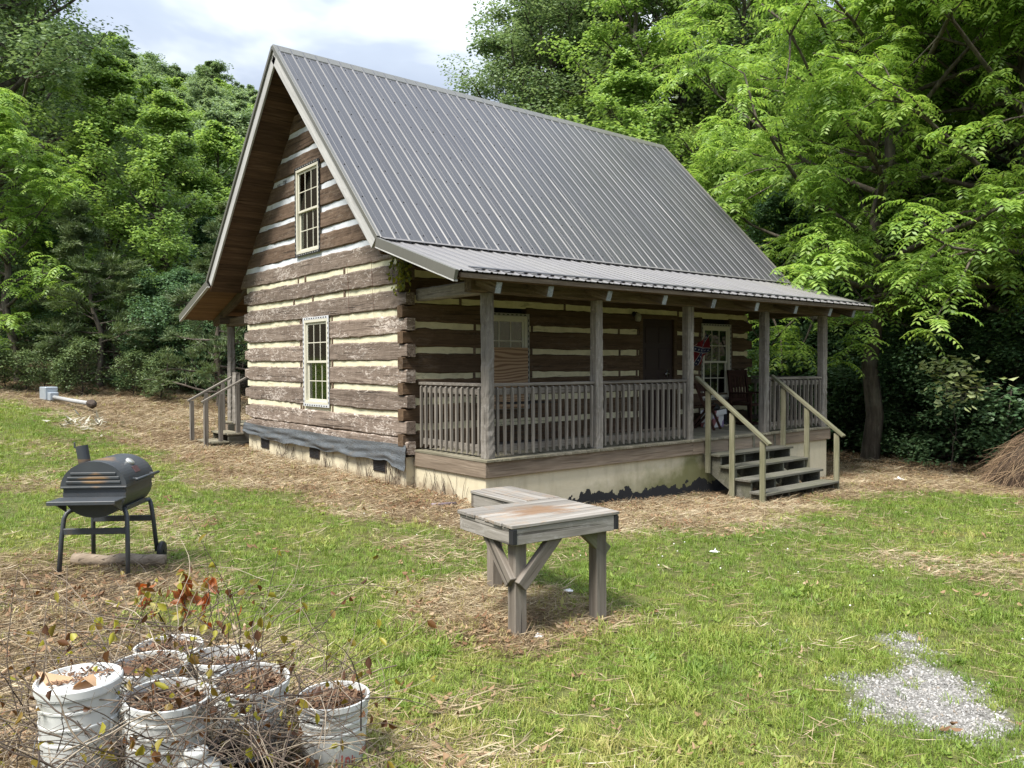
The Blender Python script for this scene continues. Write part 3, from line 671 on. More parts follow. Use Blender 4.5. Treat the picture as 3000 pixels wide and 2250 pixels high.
def window(M, u0, u1, z0, z1, tape=False, fin=M_FIN, muntins=(3, 2)):
    """double-hung window; local x along the wall, local y into the wall, proud of the logs by 2-3 cm"""
    w, h = u1-u0, z1-z0; B = M @ T(u0, -.02, z0); mb = MB(); a = .05
    for (x0, x1, q0, q1) in ((0, w, h-a, h), (0, w, 0, a), (0, a, a, h-a), (w-a, w, a, h-a)): mb.box(x0, x1, 0, .11, q0, q1, .004)
    root = mb.build('window', M_VINYL, CAB, B)
    # nailing fin with a dotted edge
    mb = MB(); e = .045
    for (x0, x1, q0, q1) in ((-e, w+e, h, h+e), (-e, w+e, -e, 0), (-e, 0, 0, h), (w, w+e, 0, h)): mb.box(x0, x1, -.002, .006, q0, q1, .001)
    mb.build('nail_fin', M_BLACK if tape else fin, root, B)
    mb = MB(); n = int(w/.085)
    for k in range(n):
        for q in (h+.022, -.022): mb.box(k*w/n+.02, k*w/n+.062, -.006, -.0015, q-.009, q+.009, .001)
    for k in range(int(h/.085)):
        for x in (-.022, w+.022): mb.box(x-.008, x+.008, -.006, -.0015, k*.085+.02, k*.085+.06, .001)
    mb.build('fin_slots', M_BLACK if not tape else plain('tape_patch', (.25, .25, .24), .6), root, B)['kind'] = 'stuff'
    hm = h*.5
    for nm, q0, q1, y in (('sash', hm-.02, h-a, .025), ('sash', a, hm+.02, .055)):
        mb = MB(); s = .04; x0, x1 = a, w-a
        for (p0, p1, r0, r1) in ((x0, x1, q1-s, q1), (x0, x1, q0, q0+s), (x0, x0+s, q0+s, q1-s), (x1-s, x1, q0+s, q1-s)): mb.box(p0, p1, y, y+.028, r0, r1, .003)
        mb.build(nm, M_VINYL, root, B)
        mb = MB(); gx0, gx1, gz0, gz1_ = x0+s, x1-s, q0+s, q1-s
        for c in range(1, muntins[0]): xx = gx0+(gx1-gx0)*c/muntins[0]; mb.box(xx-.008, xx+.008, y+.003, y+.009, gz0, gz1_, .001)
        for c in range(1, muntins[1]): zz = gz0+(gz1_-gz0)*c/muntins[1]; mb.box(gx0, gx1, y+.0033, y+.0087, zz-.008, zz+.008, .001)
        mb.build('muntin_grid', M_VINYL, root, B)
        mb = MB(); mb.box(gx0, gx1, y+.010, y+.013, gz0, gz1_, .0005); mb.build('pane', M_GLASS, root, B)
    # curtain hanging behind the glass
    n = 40; V, F = [], []
    for i in range(n+1):
        x = a+(w-2*a)*i/n; yy = .125+.012*math.sin(i*1.1)+.006*math.sin(i*2.7)
        V += [(x, yy, a), (x, yy, h-a)]
    F = [[2*i, 2*i+2, 2*i+3, 2*i+1] for i in range(n)]; link('curtain', mesh('curtain', V, F, M_CURT, True), root, B)
    return root
for k, (a, b, c, d) in enumerate(WIN_G): window(MG, W-b, W-a, c, d, tape=(k == 1))
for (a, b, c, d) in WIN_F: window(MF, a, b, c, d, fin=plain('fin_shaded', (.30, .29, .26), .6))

# door
def build_door():
    M_DOOR = plain('door_oxblood', (.022, .010, .008), .45, .2)
    u0, u1, z0, z1 = DOOR; mb = MB()
    mb.box(u0, u1, .04, .085, .02, z1, .004); dr = mb.build('door', M_DOOR, CAB, T(0, 0, 0))
    for (a, b, c, d) in ((.1, .41, 1.15, 1.55), (.49, .80, 1.15, 1.55), (.1, .41, .2, 1.0), (.49, .80, .2, 1.0), (.1, .41, 1.65, 1.95), (.49, .80, 1.65, 1.95)):
        box('door_panel', u0+a, u0+b, .028, .045, c, d, M_DOOR, dr, .012)
    mb = MB(); mb.box(u0-.09, u0, .0, .12, 0, z1+.0, .004); mb.box(u1, u1+.09, .0, .12, 0, z1, .004); mb.box(u0-.09, u1+.09, -.004, .118, z1, z1+.08, .004); mb.world('door_frame', M_LOGP, dr)
    mb = MB(); mb.tube([(5.9, .035, 1.06), (5.9, -.015, 1.06), (5.80, -.02, 1.062), (5.79, -.02, 1.05)], .011, 8); mb.box(5.875, 5.925, .02, .034, 1.0, 1.13, .004); mb.world('door_handle', plain('satin_nickel', (.62, .62, .6), .3, .1, metal=.9), dr, True)
    box('threshold', u0-.05, u1+.05, -.03, .12, .0, .02, M_SKIRT, dr)
    mb = MB(); mb.lathe([(0, .0), (.045, .0), (.05, .02), (.02, .03)], 14, T(4.9, -.01, 2.17) @ Matrix.Rotation(R(90), 4, 'X')); mb.tube([(4.9, -.03, 2.17), (4.9, -.08, 2.2), (4.9, -.12, 2.17)], .012, 8)
    wl = mb.world('wall_lamp', M_IRON, CAB, True); mb = MB(); mb.lathe([(.02, .06), (.06, .0), (.055, -.08), (.03, -.1), (0, -.1)], 14, T(4.9, -.12, 2.13)); mb.world('lamp_shade', plain('lamp_glass', (.35, .33, .28), .3), wl, True)
build_door()

# foundation
def build_foundation():
    mb = MB(); mb.box(.03, .25, .03, W-.03, -1.0, -.115, .002); mb.box(.25, LEN-.03, W-.25, W-.03, -1.6, -.115, .002); mb.box(LEN-.25, LEN-.03, .2, W-.25, -1.7, -.115, .002)
    fd = mb.world('foundation', M_STUC, CAB)
    mb = MB(); mb.box(.17, .35, -1.73, .02, -1.0, -.245, .002); mb.box(.35, 8.60, -1.73, -1.55, -1.6, -.245, .002); mb.box(8.42, 8.60, -1.55, .02, -1.7, -.245, .002); mb.world('porch_foundation', M_STUC, CAB)
    for yc in (5.36, 3.1, .79):
        mb = MB(); mb.box(.015, .035, yc-.2, yc+.2, -.40, -.2, .004); v = mb.world('vent', plain('vent_rust', (.055, .045, .038), .8, .4), fd)
        for k in range(7): box('louvre', .004, .02, yc-.18, yc+.18, -.385+k*.026, -.372+k*.026, M_BLACK, v, .001, axis=1)
build_foundation()

# porch
POSTX = [.2012, 2.2308, 4.3546, 6.5183, 8.4994]; PS = .14; PY = -1.726
def post_mesh(h, seed, m):
    V, F = hewn(h, PS, PS, seed, n=int(h/.06), amp=.006); return mesh('post', [(a, b, c) for a, b, c in V], F, m)
def vpost(name, x, y, z0, z1, seed, parent=CAB, m=M_POST):
    # hewn() has its rough face at local y=0; stand it up with the rough face to the yard
    M = Matrix(((0, 0, 1, x+PS/2), (0, 1, 0, y), (1, 0, 0, z0), (0, 0, 0, 1)))
    return link(name, post_mesh(z1-z0, seed, m), parent, M)
def build_porch():
    mb = MB()
    for yy in (-1.6, -.9, -.2): mb.box(.2, 8.6, yy-.02, yy+.02, -.2, -.036, .003)
    dk = mb.world('porch_deck', M_SKIRT, CAB)
    n = 61; w = (8.6856-.1294)/n
    for k in range(n): box('deck_board', .1294+k*w+.002, .1294+(k+1)*w-.002, -1.80+random.uniform(-.006, .006), -.02, -.036, random.uniform(-.003, .002), M_DECK, dk, .003, axis=1)
    box('skirt_board', .175, 4.40, -1.772, -1.735, -.243, -.038, M_SKIRT, dk); box('skirt_board', 4.405, 8.64, -1.772, -1.735, -.243, -.038, M_SKIRT, dk)
    box('skirt_board', .137, .174, -1.772, -.02, -.243, -.038, M_SKIRT, dk, axis=1); box('skirt_board', 8.642, 8.678, -1.772, -.02, -.243, -.038, M_SKIRT, dk, axis=1)
    for k, x in enumerate(POSTX): vpost('porch_post', x, PY, .002, 2.185, 500+k)
    for k, x in enumerate((POSTX[0], POSTX[4])):   # post foot plates
        box('post_foot', x+.02, x+PS-.02, PY+.02, PY+PS-.02, .001, .012, M_IRON, CAB, .001)
    V, F = hewn(9.15, .15, .215, 611, amp=.004); link('porch_beam', mesh('porch_beam', V, F, M_BEAM), CAB, T(-.05, PY-.005, 2.185+.108))
    for k, x in enumerate((.205, 8.49)):
        V, F = hewn(1.6, .13, .19, 620+k, amp=.004); link('tie_beam', mesh('tie_beam', V, F, M_POST if k == 0 else M_BEAM), CAB, Matrix(((0, 1, 0, x), (-1, 0, 0, .0), (0, 0, 1, 2.28), (0, 0, 0, 1))))
    # railings
    def railing(p0, p1, n, outn):
        p0, p1, o = Vector(p0), Vector(p1), Vector(outn); d = (p1-p0).normalized(); mb = MB()
        mb.beam(p0+Vector((0, 0, .975)), p1+Vector((0, 0, .975)), .095, .04); mb.beam(p0+Vector((0, 0, .885)), p1+Vector((0, 0, .885)), .038, .09); mb.beam(p0+Vector((0, 0, .125)), p1+Vector((0, 0, .125)), .038, .09)
        r = link('railing', mesh('railing', mb.v, mb.f, M_RAILG), CAB)
        key = 'baluster_mesh'
        if key not in _cb:
            v = [(-.0175, -.0175, .03), (.0175, -.0175, .03), (.0175, .0175, .065), (-.0175, .0175, .065), (-.0175, -.0175, .925), (.0175, -.0175, .925), (.0175, .0175, .95), (-.0175, .0175, .95)]
            # long axis must be local X for the grain: store rotated
            vv = [(c, a, b) for a, b, c in v]; _cb[key] = mesh('baluster', vv, [[3, 2, 1, 0], [4, 5, 6, 7], [0, 1, 5, 4], [1, 2, 6, 5], [2, 3, 7, 6], [3, 0, 4, 7]], M_RAILG)
        ang = math.atan2(d.y, d.x)
        for k in range(n):
            c = p0+d*((p1-p0).length*(k+.5)/n)+o*.0372
            # local (x,y,z) = (height, along, across)
            B = Matrix(((0, d.x, -o.x, c.x), (0, d.y, -o.y, c.y), (1, 0, 0, 0), (0, 0, 0, 1)))
            tilt = Matrix.Rotation(random.uniform(-.006, .006), 4, 'Z')
            link('baluster', _cb[key], r, B @ tilt)
        return r
    yr = PY+.085
    for i, n in ((0, 15), (1, 15), (3, 13)): railing((POSTX[i]+PS+.004, yr, 0), (POSTX[i+1]-.004, yr, 0), n, (0, -1, 0))
    railing((POSTX[0]+.06, -.03, 0), (POSTX[0]+.06, PY+PS+.004, 0), 12, (-1, 0, 0)); railing((POSTX[4]+.08, -.03, 0), (POSTX[4]+.08, PY+PS+.004, 0), 12, (1, 0, 0))
build_porch()

# front steps
def build_steps():
    xs0, xs1 = 4.70, 6.74; y0 = -1.80; tz = [-.235, -.41, -.585, -.765]; run = .29
    st = box('front_steps', xs0, xs1, y0+.0, y0+.03, -.46, -.245, M_STEP, CAB)
    for x in (xs0+.02, (xs0+xs1)/2-.35, (xs0+xs1)/2+.35, xs1-.02):
        prof = [(y0+.02, -.05), (y0+.02, -.50), (y0-4*run+.03, -1.2), (y0-4*run+.03, tz[3]-.04), (y0-3*run, tz[3]-.04), (y0-3*run, tz[2]-.04), (y0-2*run, tz[2]-.04), (y0-2*run, tz[1]-.04), (y0-run, tz[1]-.04), (y0-run, tz[0]-.04), (y0, tz[0]-.04), (y0, -.05)]
        k = len(prof); v = [(x-.019, a, b) for a, b in prof]+[(x+.019, a, b) for a, b in prof]
        mb = MB(); mb.add(v, [list(range(k)), [i+k for i in range(k)][::-1]]+[[i, i+k, (i+1) % k+k, (i+1) % k] for i in range(k)]); mb.world('stringer', M_STEP, st)
    for k, z in enumerate(tz): box('tread', xs0-.06, xs1+.06, y0-(k+1)*run-.03, y0-k*run-.01, z-.038, z, M_STEP, st)
    for side, x in ((-1, xs0-.05), (1, xs1+.05)):
        for (yy, zb) in ((-1.90, -.55), (-2.37, -.95), (-2.93, -1.05)):
            zt = 1.0-(-1.70-yy)*.735-.05; box('rail_post', x-.045 if side < 0 else x+.005, x-.005 if side < 0 else x+.045, yy-.045, yy+.045, zb, zt, M_HAND, st, axis=2)
        xr = x-.025*(-side if side < 0 else 1)*0+(-.025 if side < 0 else .025)
        beam('handrail', (xr, -1.66, 1.03), (xr, -3.06, 1.03-1.40*.735), .095, .042, M_HAND, st)
    # back porch and its side steps
    mb = MB(); mb.box(.14, LEN, W+.02, W+1.75, -.24, -.04, .003); bk = mb.world('back_porch', M_SKIRT, CAB)
    for k in range(13): box('deck_board', .12, 6., W+.02+k*.135, W+.15+k*.135, -.036, 0, M_DECK, bk)
    vpost('porch_post', .2, W+1.56, 0, 2.12, 560); vpost('porch_post', 4.3, W+1.56, 0, 2.12, 561)
    V, F = hewn(1.75, .14, .2, 630); link('tie_beam', mesh('tie_beam', V, F, M_BEAM), CAB, Matrix(((0, 1, 0, .2), (-1, 0, 0, W+1.75), (0, 0, 1, 2.22), (0, 0, 0, 1))))
    box('porch_beam', .0, LEN, W+1.56, W+1.70, 2.18, 2.36, M_BEAM, CAB)
    mb = MB()
    for yy in (W+.22, W+1.12): 
        pr = [(.13, -.04), (.13, -.35), (-.62, -.62), (-.62, -.36), (-.32, -.36), (-.32, -.2), (.0, -.2), (.0, -.04)]; k = len(pr); v = [(a, yy-.02, b) for a, b in pr]+[(a, yy+.02, b) for a, b in pr]
        mb.add(v, [list(range(k))[::-1], [i+k for i in range(k)]]+[[i, (i+1) % k, (i+1) % k+k, i+k] for i in range(k)])
    bs = mb.world('back_steps', M_STEP, CAB)
    for (xa, xb, z) in ((-.32, .0, -.16), (-.64, -.31, -.32)): box('tread', xa-.02, xb, W+.17, W+1.2, z-.036, z, M_DECK, bs, axis=1)
    for yy in (W+.24, W+1.14):
        beam('handrail', (.1, yy, 1.0), (-.84, yy, .50), .07, .04, M_RAILG, bs)
        for (xx, zb) in ((-.76, -.6), (-.46, -.5), (-.1, -.3)): box('rail_post', xx-.04, xx+.04, yy-.035, yy+.035, zb, .96+(xx-.1)*.53, M_RAILG, bs, axis=2)
    vpost('newel_post', .06, W+.86, .0, 1.1, 565, bs)
build_steps()

# ------------------------------------------------------------------ roof
def rib_profile(x0, x1, pitch=.2286, h=.0135):
    pts = [(x0, 0)]; k = int((x0+.001-X0R)/pitch)
    while True:
        c = X0R+.05+k*pitch; k += 1
        if c+.03 > x1: break
        if c-.03 < x0: continue
        pts += [(c-.026, 0), (c-.010, h), (c+.010, h), (c+.026, 0), (c+.075, 0), (c+.082, .004), (c+.095, .004), (c+.102, 0)]
    pts = [p for p in pts if p[0] <= x1]+[(x1, 0)]
    return pts
def sheet(parent, name, x0, x1, A, B, m, lift=0., seed=0):
    """ribbed roof panel between the upper line A=(y,z) and lower line B=(y,z)"""
    a, b = np.array(A, float), np.array(B, float); d = b-a; ln = np.linalg.norm(d); d /= ln; n = np.array([-d[1], d[0]]) ; n = n if n[1] > 0 else -n
    pr = rib_profile(x0, x1); V, F = [], []; ns = 5; rng = np.random.default_rng(seed); k = len(pr)
    for t in (0.006, 0.):
        for s in range(ns+1):
            q = a+d*ln*s/ns
            for (x, h) in pr:
                p = q+n*(h+lift+t+rng.normal(0, .0006)); V.append((x, p[0], p[1]))
    o = (ns+1)*k
    for s in range(ns):
        for i in range(k-1):
            q = [s*k+i, (s+1)*k+i, (s+1)*k+i+1, s*k+i+1]; F.append(q); F.append([z+o for z in q][::-1])
    for s, rev in ((0, True), (ns, False)):
        for i in range(k-1):
            q = [s*k+i, s*k+i+o, s*k+i+1+o, s*k+i+1]; F.append(q[::-1] if rev else q)
    for i in (0, k-1):
        for s in range(ns): F.append([s*k+i, (s+1)*k+i, (s+1)*k+i+o, s*k+i+o])
    return link(name, mesh(name, V, F, m), parent)
def build_roof():
    mid = lambda y: W-y
    # structural slabs: front slope, back slope, front and back porch slopes (thickness below the sheets)
    mb = MB()
    def slab(A, B, t, x0, x1, mbx=mb):
        a, b = Vector((0, *A)), Vector((0, *B)); v = []
        for x in (x0, x1):
            for p in (a, b): v += [(x, p.y, p.z-.012), (x, p.y, p.z-t)]
        # order: a_top a_bot b_top b_bot
        f = [[0, 1, 3, 2], [4, 6, 7, 5], [0, 2, 6, 4], [1, 5, 7, 3], [0, 4, 5, 1], [2, 3, 7, 6]]
        mbx.add(v, f)
    RID = (W/2, ZP)
    slab(RID, (YB, ZB), .20, X0R+.05, X1R-.05); slab(RID, (mid(YB), ZB), .20, X0R+.05, X1R-.05)
    slab((YB, ZB-.02), (YE+.03, ZE+.0), .07, X0R+.05, X1R-.05); slab((mid(YB), ZB-.02), (mid(YE)-.03, ZE), .07, X0R+.05, X1R-.05)
    rf = mb.world('roof', M_SOFF, CAB)
    # metal panels
    n = 11; w = .9144
    for k in range(n):
        xa, xb = X0R+k*w, min(X0R+(k+1)*w, X1R)-.001
        sheet(rf, 'roof_panel', xa, xb, RID, (YB+.0, ZB+.0), M_ROOF, .012+.003*(k % 2), 40+k); sheet(rf, 'roof_panel', xa, xb, (W-W/2, ZP), (mid(YB), ZB), M_ROOF, .012, 60+k)
        sheet(rf, 'porch_roof_panel', xa, xb, (YB+.05, ZB+.0), (YE, ZE), M_ROOFP, .0, 80+k); sheet(rf, 'porch_roof_panel', xa, xb, (mid(YB)-.05, ZB), (mid(YE), ZE), M_ROOFP, .0, 90+k)
    # ridge cap, flashings
    mb = MB()
    for s in (-1, 1):
        a = Vector((0, W/2, ZP+.045)); b = a+Vector((0, -s*.17, -.17*SL)).normalized()*.19
        v = []
        for x in (X0R-.02, X1R+.02): v += [(x, a.y, a.z), (x, b.y, b.z), (x, b.y, b.z-.018), (x, a.y, a.z-.02)]
        mb.add(v, [[0, 1, 2, 3], [4, 7, 6, 5], [0, 4, 5, 1], [1, 5, 6, 2], [2, 6, 7, 3]])
    mb.world('ridge_cap', M_TRIM, rf)
    # dark closure under the upper eave and the raised strip along the porch eave
    pd = Vector((0, YE-YB, ZE-ZB)).normalized(); pn = Vector((0, -pd.z, pd.y)); pn = pn if pn.z > 0 else -pn
    def along(s, h): p = Vector((0, YB, ZB))+pd*s+pn*h; return p
    pl = (Vector((0, YE-YB, ZE-ZB))).length
    beam('eave_closure', (X0R+.02, *along(.015, -.006)[1:]), (X1R-.02, *along(.015, -.006)[1:]), .03, .03, M_BLACK, rf)
    beam('step_flashing', (X0R+.02, *along(.09, .027)[1:]), (X1R-.02, *along(.09, .027)[1:]), .13, .006, M_ROOFP, rf, .001, up=tuple(pn))
    beam('eave_strip', (X0R+.28, *along(pl-.16, .03)[1:]), (X1R-.02, *along(pl-.16, .03)[1:]), .075, .012, M_ROOF, rf, .002, up=tuple(pn))
    box('eave_board', X0R+.06, X1R-.06, YE+.02, YE+.055, ZE-.075, ZE-.012, M_BEAM, rf)
    # rake trim and pale fascia at the gable ends
    for xe, sgn in ((X0R, -1), (X1R, 1)):
        for s in (1, -1):
            f = (lambda y: y) if s == 1 else mid
            up = Vector((0, -s*SL, 1)).normalized() if False else None
            P0, P1 = Vector((xe, W/2, ZP)), Vector((xe, f(YB), ZB)); d = (P1-P0).normalized(); nrm = Vector((1, 0, 0)).cross(d); nrm = nrm if nrm.z > 0 else -nrm
            Q0, Q1 = P0+nrm*(-.005), P1+nrm*(-.005)-d*.0
            beam('rake_trim', Q0+nrm*.012+Vector((sgn*.012, 0, 0)), Q1+nrm*.012+Vector((sgn*.012, 0, 0)), .05, .066, M_TRIM, rf, .003, up=tuple(nrm))
            g = -nrm*.122; beam('fascia_board', P0+g+d*.05+Vector((-sgn*.012, 0, 0)), P1+g-d*.05+Vector((-sgn*.012, 0, 0)), .035, .19, M_FASC, rf, .004, up=tuple(nrm))
            R0, R1 = Vector((xe, f(YB), ZB)), Vector((xe, f(YE), ZE)); d2 = (R1-R0).normalized(); n2 = Vector((1, 0, 0)).cross(d2); n2 = n2 if n2.z > 0 else -n2
            beam('rake_trim', R0-n2*.05+Vector((sgn*.012, 0, 0)), R1-n2*.05+Vector((sgn*.012, 0, 0)), .05, .125, M_TRIM, rf, .003, up=tuple(n2))
            beam('drip_edge', R0-n2*.125+Vector((sgn*.004, 0, 0)), R1-n2*.125+Vector((sgn*.004, 0, 0)), .06, .02, M_FASC, rf, .002, up=tuple(n2))
    # soffit boards under the gable overhang and porch ceilings
    for s in (1, -1):
        f = (lambda y: y) if s == 1 else mid
        A, B = Vector((0, W/2, ZP-.20)), Vector((0, f(YB), ZB-.20)); ln = (B-A).length; d = (B-A)/ln; nrm = Vector((1, 0, 0)).cross(d); nrm = nrm if nrm.z > 0 else -nrm
        k = int(ln/.145)
        for i in range(k):
            c = A+d*(ln*(i+.5)/k)-nrm*.012
            beam('soffit_board', c+Vector((X0R+.04, 0, 0)), c+Vector((.12, 0, 0)), ln/k-.004, .018, M_SOFF, rf, .003, up=tuple(nrm))
        A, B = Vector((0, f(YB), ZB-.092)), Vector((0, f(YE)+.06*s, ZE-.072)); ln = (B-A).length; d = (B-A)/ln; nrm = Vector((1, 0, 0)).cross(d); nrm = nrm if nrm.z > 0 else -nrm; k = int(ln/.14)
        for i in range(k):
            c = A+d*(ln*(i+.5)/k)-nrm*.010
            beam('ceiling_board', c+Vector((X0R+.04, 0, 0)), c+Vector((X1R-.05, 0, 0)), ln/k-.004, .016, M_SOFFO if s < 0 else M_SOFF, rf, .003, up=tuple(nrm))
    # screw heads in rows across the sheets
    mb = MB(); a, b = Vector((0, W/2, ZP)), Vector((0, YB, ZB)); d = (b-a).normalized(); nr = Vector((0, -d.z, d.y)); nr = nr if nr.z > 0 else -nr; ln = (b-a).length
    for r_ in range(7):
        for k in range(43):
            q = a+d*(.25+r_*(ln-.4)/6)+nr*.020; xx = X0R+.10+k*.2286
            if xx < X1R-.05: mb.box(xx-.009, xx+.009, q.y-.008, q.y+.008, q.z-.008, q.z+.008, .003)
    mb.world('roof_screws', M_BLACK, rf)['kind'] = 'stuff'
    # rafters with grey weathered tails
    for s, xs in ((1, [.06, .93, 2.04, 3.23, 4.42, 5.60, 6.79, 7.95, 8.81]), (-1, [.1, 1.3, 2.5])):
        f = (lambda y: y) if s == 1 else mid
        for x in xs:
            a, b = Vector((x, f(0.05), ZB-.09-.19-.14)), Vector((x, f(YE+.10), ZE-.185)); 
            b = Vector((x, f(YE+.11), ZE-.155)); a = b+Vector((0, s*(-(YE+.11)), 1.95*(ZB-ZE)/(YB-YE)*(1)*1.0)); a.z = b.z+(-(YE+.11))*(ZB-ZE)/(YB-YE)
            beam('rafter', a, b, .095, .15, M_BEAM, rf, .004)
            if s == 1:
                d = (b-a).normalized(); beam('rafter_tail', b+d*.0, b+d*.012, .088, .145, M_TAIL, rf, .003)
build_roof()
# stray printing left on the white insulation of the gable
def letters(txt, u, z, size):
    cu = bpy.data.curves.new('print', 'FONT'); cu.body = txt; cu.size = size; cu.extrude = .001; cu.resolution_u = 2
    tmp = bpy.data.objects.new('print_tmp', cu); COL.objects.link(tmp); dg = bpy.context.evaluated_depsgraph_get(); me = bpy.data.meshes.new_from_object(tmp.evaluated_get(dg)); bpy.data.objects.remove(tmp)
    me.materials.clear(); me.materials.append(M_BLACK)
    M = Matrix(((0, 0, -1, .0215), (-1, 0, 0, W-u), (0, 1, 0, z), (0, 0, 0, 1))); link('insulation_print', me, CAB, M)
letters('TIJE', W-4.35, .51+PITCHZ*11-.055, .10); letters('NG', W-4.62, .51+PITCHZ*11-.075, .10)
# ------------------------------------------------------------------ things on the porch
def gpos(px, py): return gpt(px, py)
tag(link('plywood_sheet', cbox(.93, .02, .98, M_PLY, .002), None, T(1.84, -.055, 1.03)), 'sheet of knotty plywood covering the lower half of a porch window', 'plywood')
def build_flag():
    t = NT('flag_cloth'); uv = t.n('TexCoord').outputs['UV']; s = t.n('SeparateXYZ', {0: uv}); x = s.outputs[0]; y = s.outputs[1]
    d1 = t.math('ABSOLUTE', t.math('SUBTRACT', x, y)); d2 = t.math('ABSOLUTE', t.math('SUBTRACT', t.math('ADD', x, y), 1.)); d = t.math('MINIMUM', d1, d2)
    c = t.mix(t.math('LESS_THAN', d, .16), (.15, .005, .010), (.36, .36, .36)); c = t.mix(t.math('LESS_THAN', d, .12), c, (.012, .014, .06))
    m = t.math('MAXIMUM', d1, d2); st = t.math('LESS_THAN', t.n('VectorMath', {0: t.n('CombineXYZ', {0: t.math('SUBTRACT', t.math('FRACT', t.math('MULTIPLY', m, 4.4)), .5), 1: t.math('MULTIPLY', d, 4.4), 2: 0.}).outputs[0]}, operation='LENGTH').outputs['Value'], .2)
    c = t.mix(st, c, (.4, .4, .4)); t.bsdf(c, .9)
    M = T(6.28, -.42, 1.60) @ RZ(R(-10)) @ Matrix.Scale(.78, 4); root = empty('flag', M); tag(root, 'small red flag with a blue diagonal cross beside the right porch window', 'flag')
    mb = MB(); mb.tube([(-.12, .28, -.12), (.42, -.02, .30)], .007, 6); mb.build('flag_stick', plain('flag_stick', (.45, .4, .32), .6), root)
    n = 10; V, F, U = [], [], []
    for i in range(n+1):
        for j in range(n+1):
            u, w = i/n, j/n; top = Vector((-.02, .225, -.04)).lerp(Vector((.40, -.01, .285)), u)
            V.append((top.x*.8+.12*w*(1-u), top.y+.05*math.sin(u*9+w*2), top.z-.46*w-.05*math.sin(u*5)*w)); U.append((u, 1-w))
    F = [[i*(n+1)+j, (i+1)*(n+1)+j, (i+1)*(n+1)+j+1, i*(n+1)+j+1] for i in range(n) for j in range(n)]
    me = mesh('flag_cloth', V, F, t.m, True); ul = me.uv_layers.new(name='UVMap'); [setattr(ul.data[l.index], 'uv', U[l.vertex_index]) for l in me.loops]
    link('cloth', me, root, M)
build_flag()
M_RED = wood('red_brown_wood', (.018, .009, .006), (.045, .020, .014), (.08, .038, .026), crack=.2)
def build_chairs():
    M = T(7.95, -.42, 0) @ RZ(R(-8)); root = empty('rocking_chair', M); tag(root, 'dark red wooden rocking chair at the far end of the porch', 'chair')
    mb = MB(); mb.box(-.27, .27, -.28, .25, .40, .44); mb.build('seat', M_RED, root)
    for x in (-.25, .25):
        mb = MB(); mb.beam((x, .24, .1), (x, .36, 1.12), .045, .05); mb.build('back_post', M_RED, root)
        mb = MB(); mb.box(x-.02, x+.02, -.27, -.23, .05, .64); mb.build('leg', M_RED, root)
        mb = MB(); mb.box(x-.045, x+.045, -.32, .26, .64, .67); mb.build('arm', M_RED, root)
        mb = MB(); mb.tube([(x, -.5, .07), (x, -.25, .025), (x, 0, .02), (x, .25, .035), (x, .5, .09)], .022, 8); mb.build('rocker', M_RED, root, smooth=True)
    for z, h in ((.5, .07), (1.05, .14)): mb = MB(); mb.beam((-.26, .25+.118*(z-.1), z), (.26, .25+.118*(z-.1), z), .03, h); mb.build('back_rail', M_RED, root)
    for k in range(5): x = -.17+k*.085; mb = MB(); mb.beam((x, .30, .5), (x, .355, 1.0), .05, .014); mb.build('back_slat', M_RED, root)
    M = T(6.28, -.55, 0) @ RZ(R(20)); root = empty('folding_chair', M); tag(root, 'narrow red wooden folding chair beside the front steps opening', 'chair')
    for x in (-.2, .2):
        mb = MB(); mb.beam((x, -.26, .0), (x, .12, .88), .03, .045); mb.build('leg', M_RED, root)
        mb = MB(); mb.beam((x*.85, .24, .0), (x*.85, -.16, .46), .03, .045); mb.build('leg', M_RED, root)
    for k in range(4): mb = MB(); mb.box(-.17, .17, -.17+k*.085, -.10+k*.085, .45, .468); mb.build('seat_slat', M_RED, root)
    for z in (.66, .76, .84): mb = MB(); y = -.26+.38*z/.88; mb.box(-.19, .19, y-.02, y-.002, z-.035, z+.035); mb.build('back_slat', M_RED, root)
build_chairs()
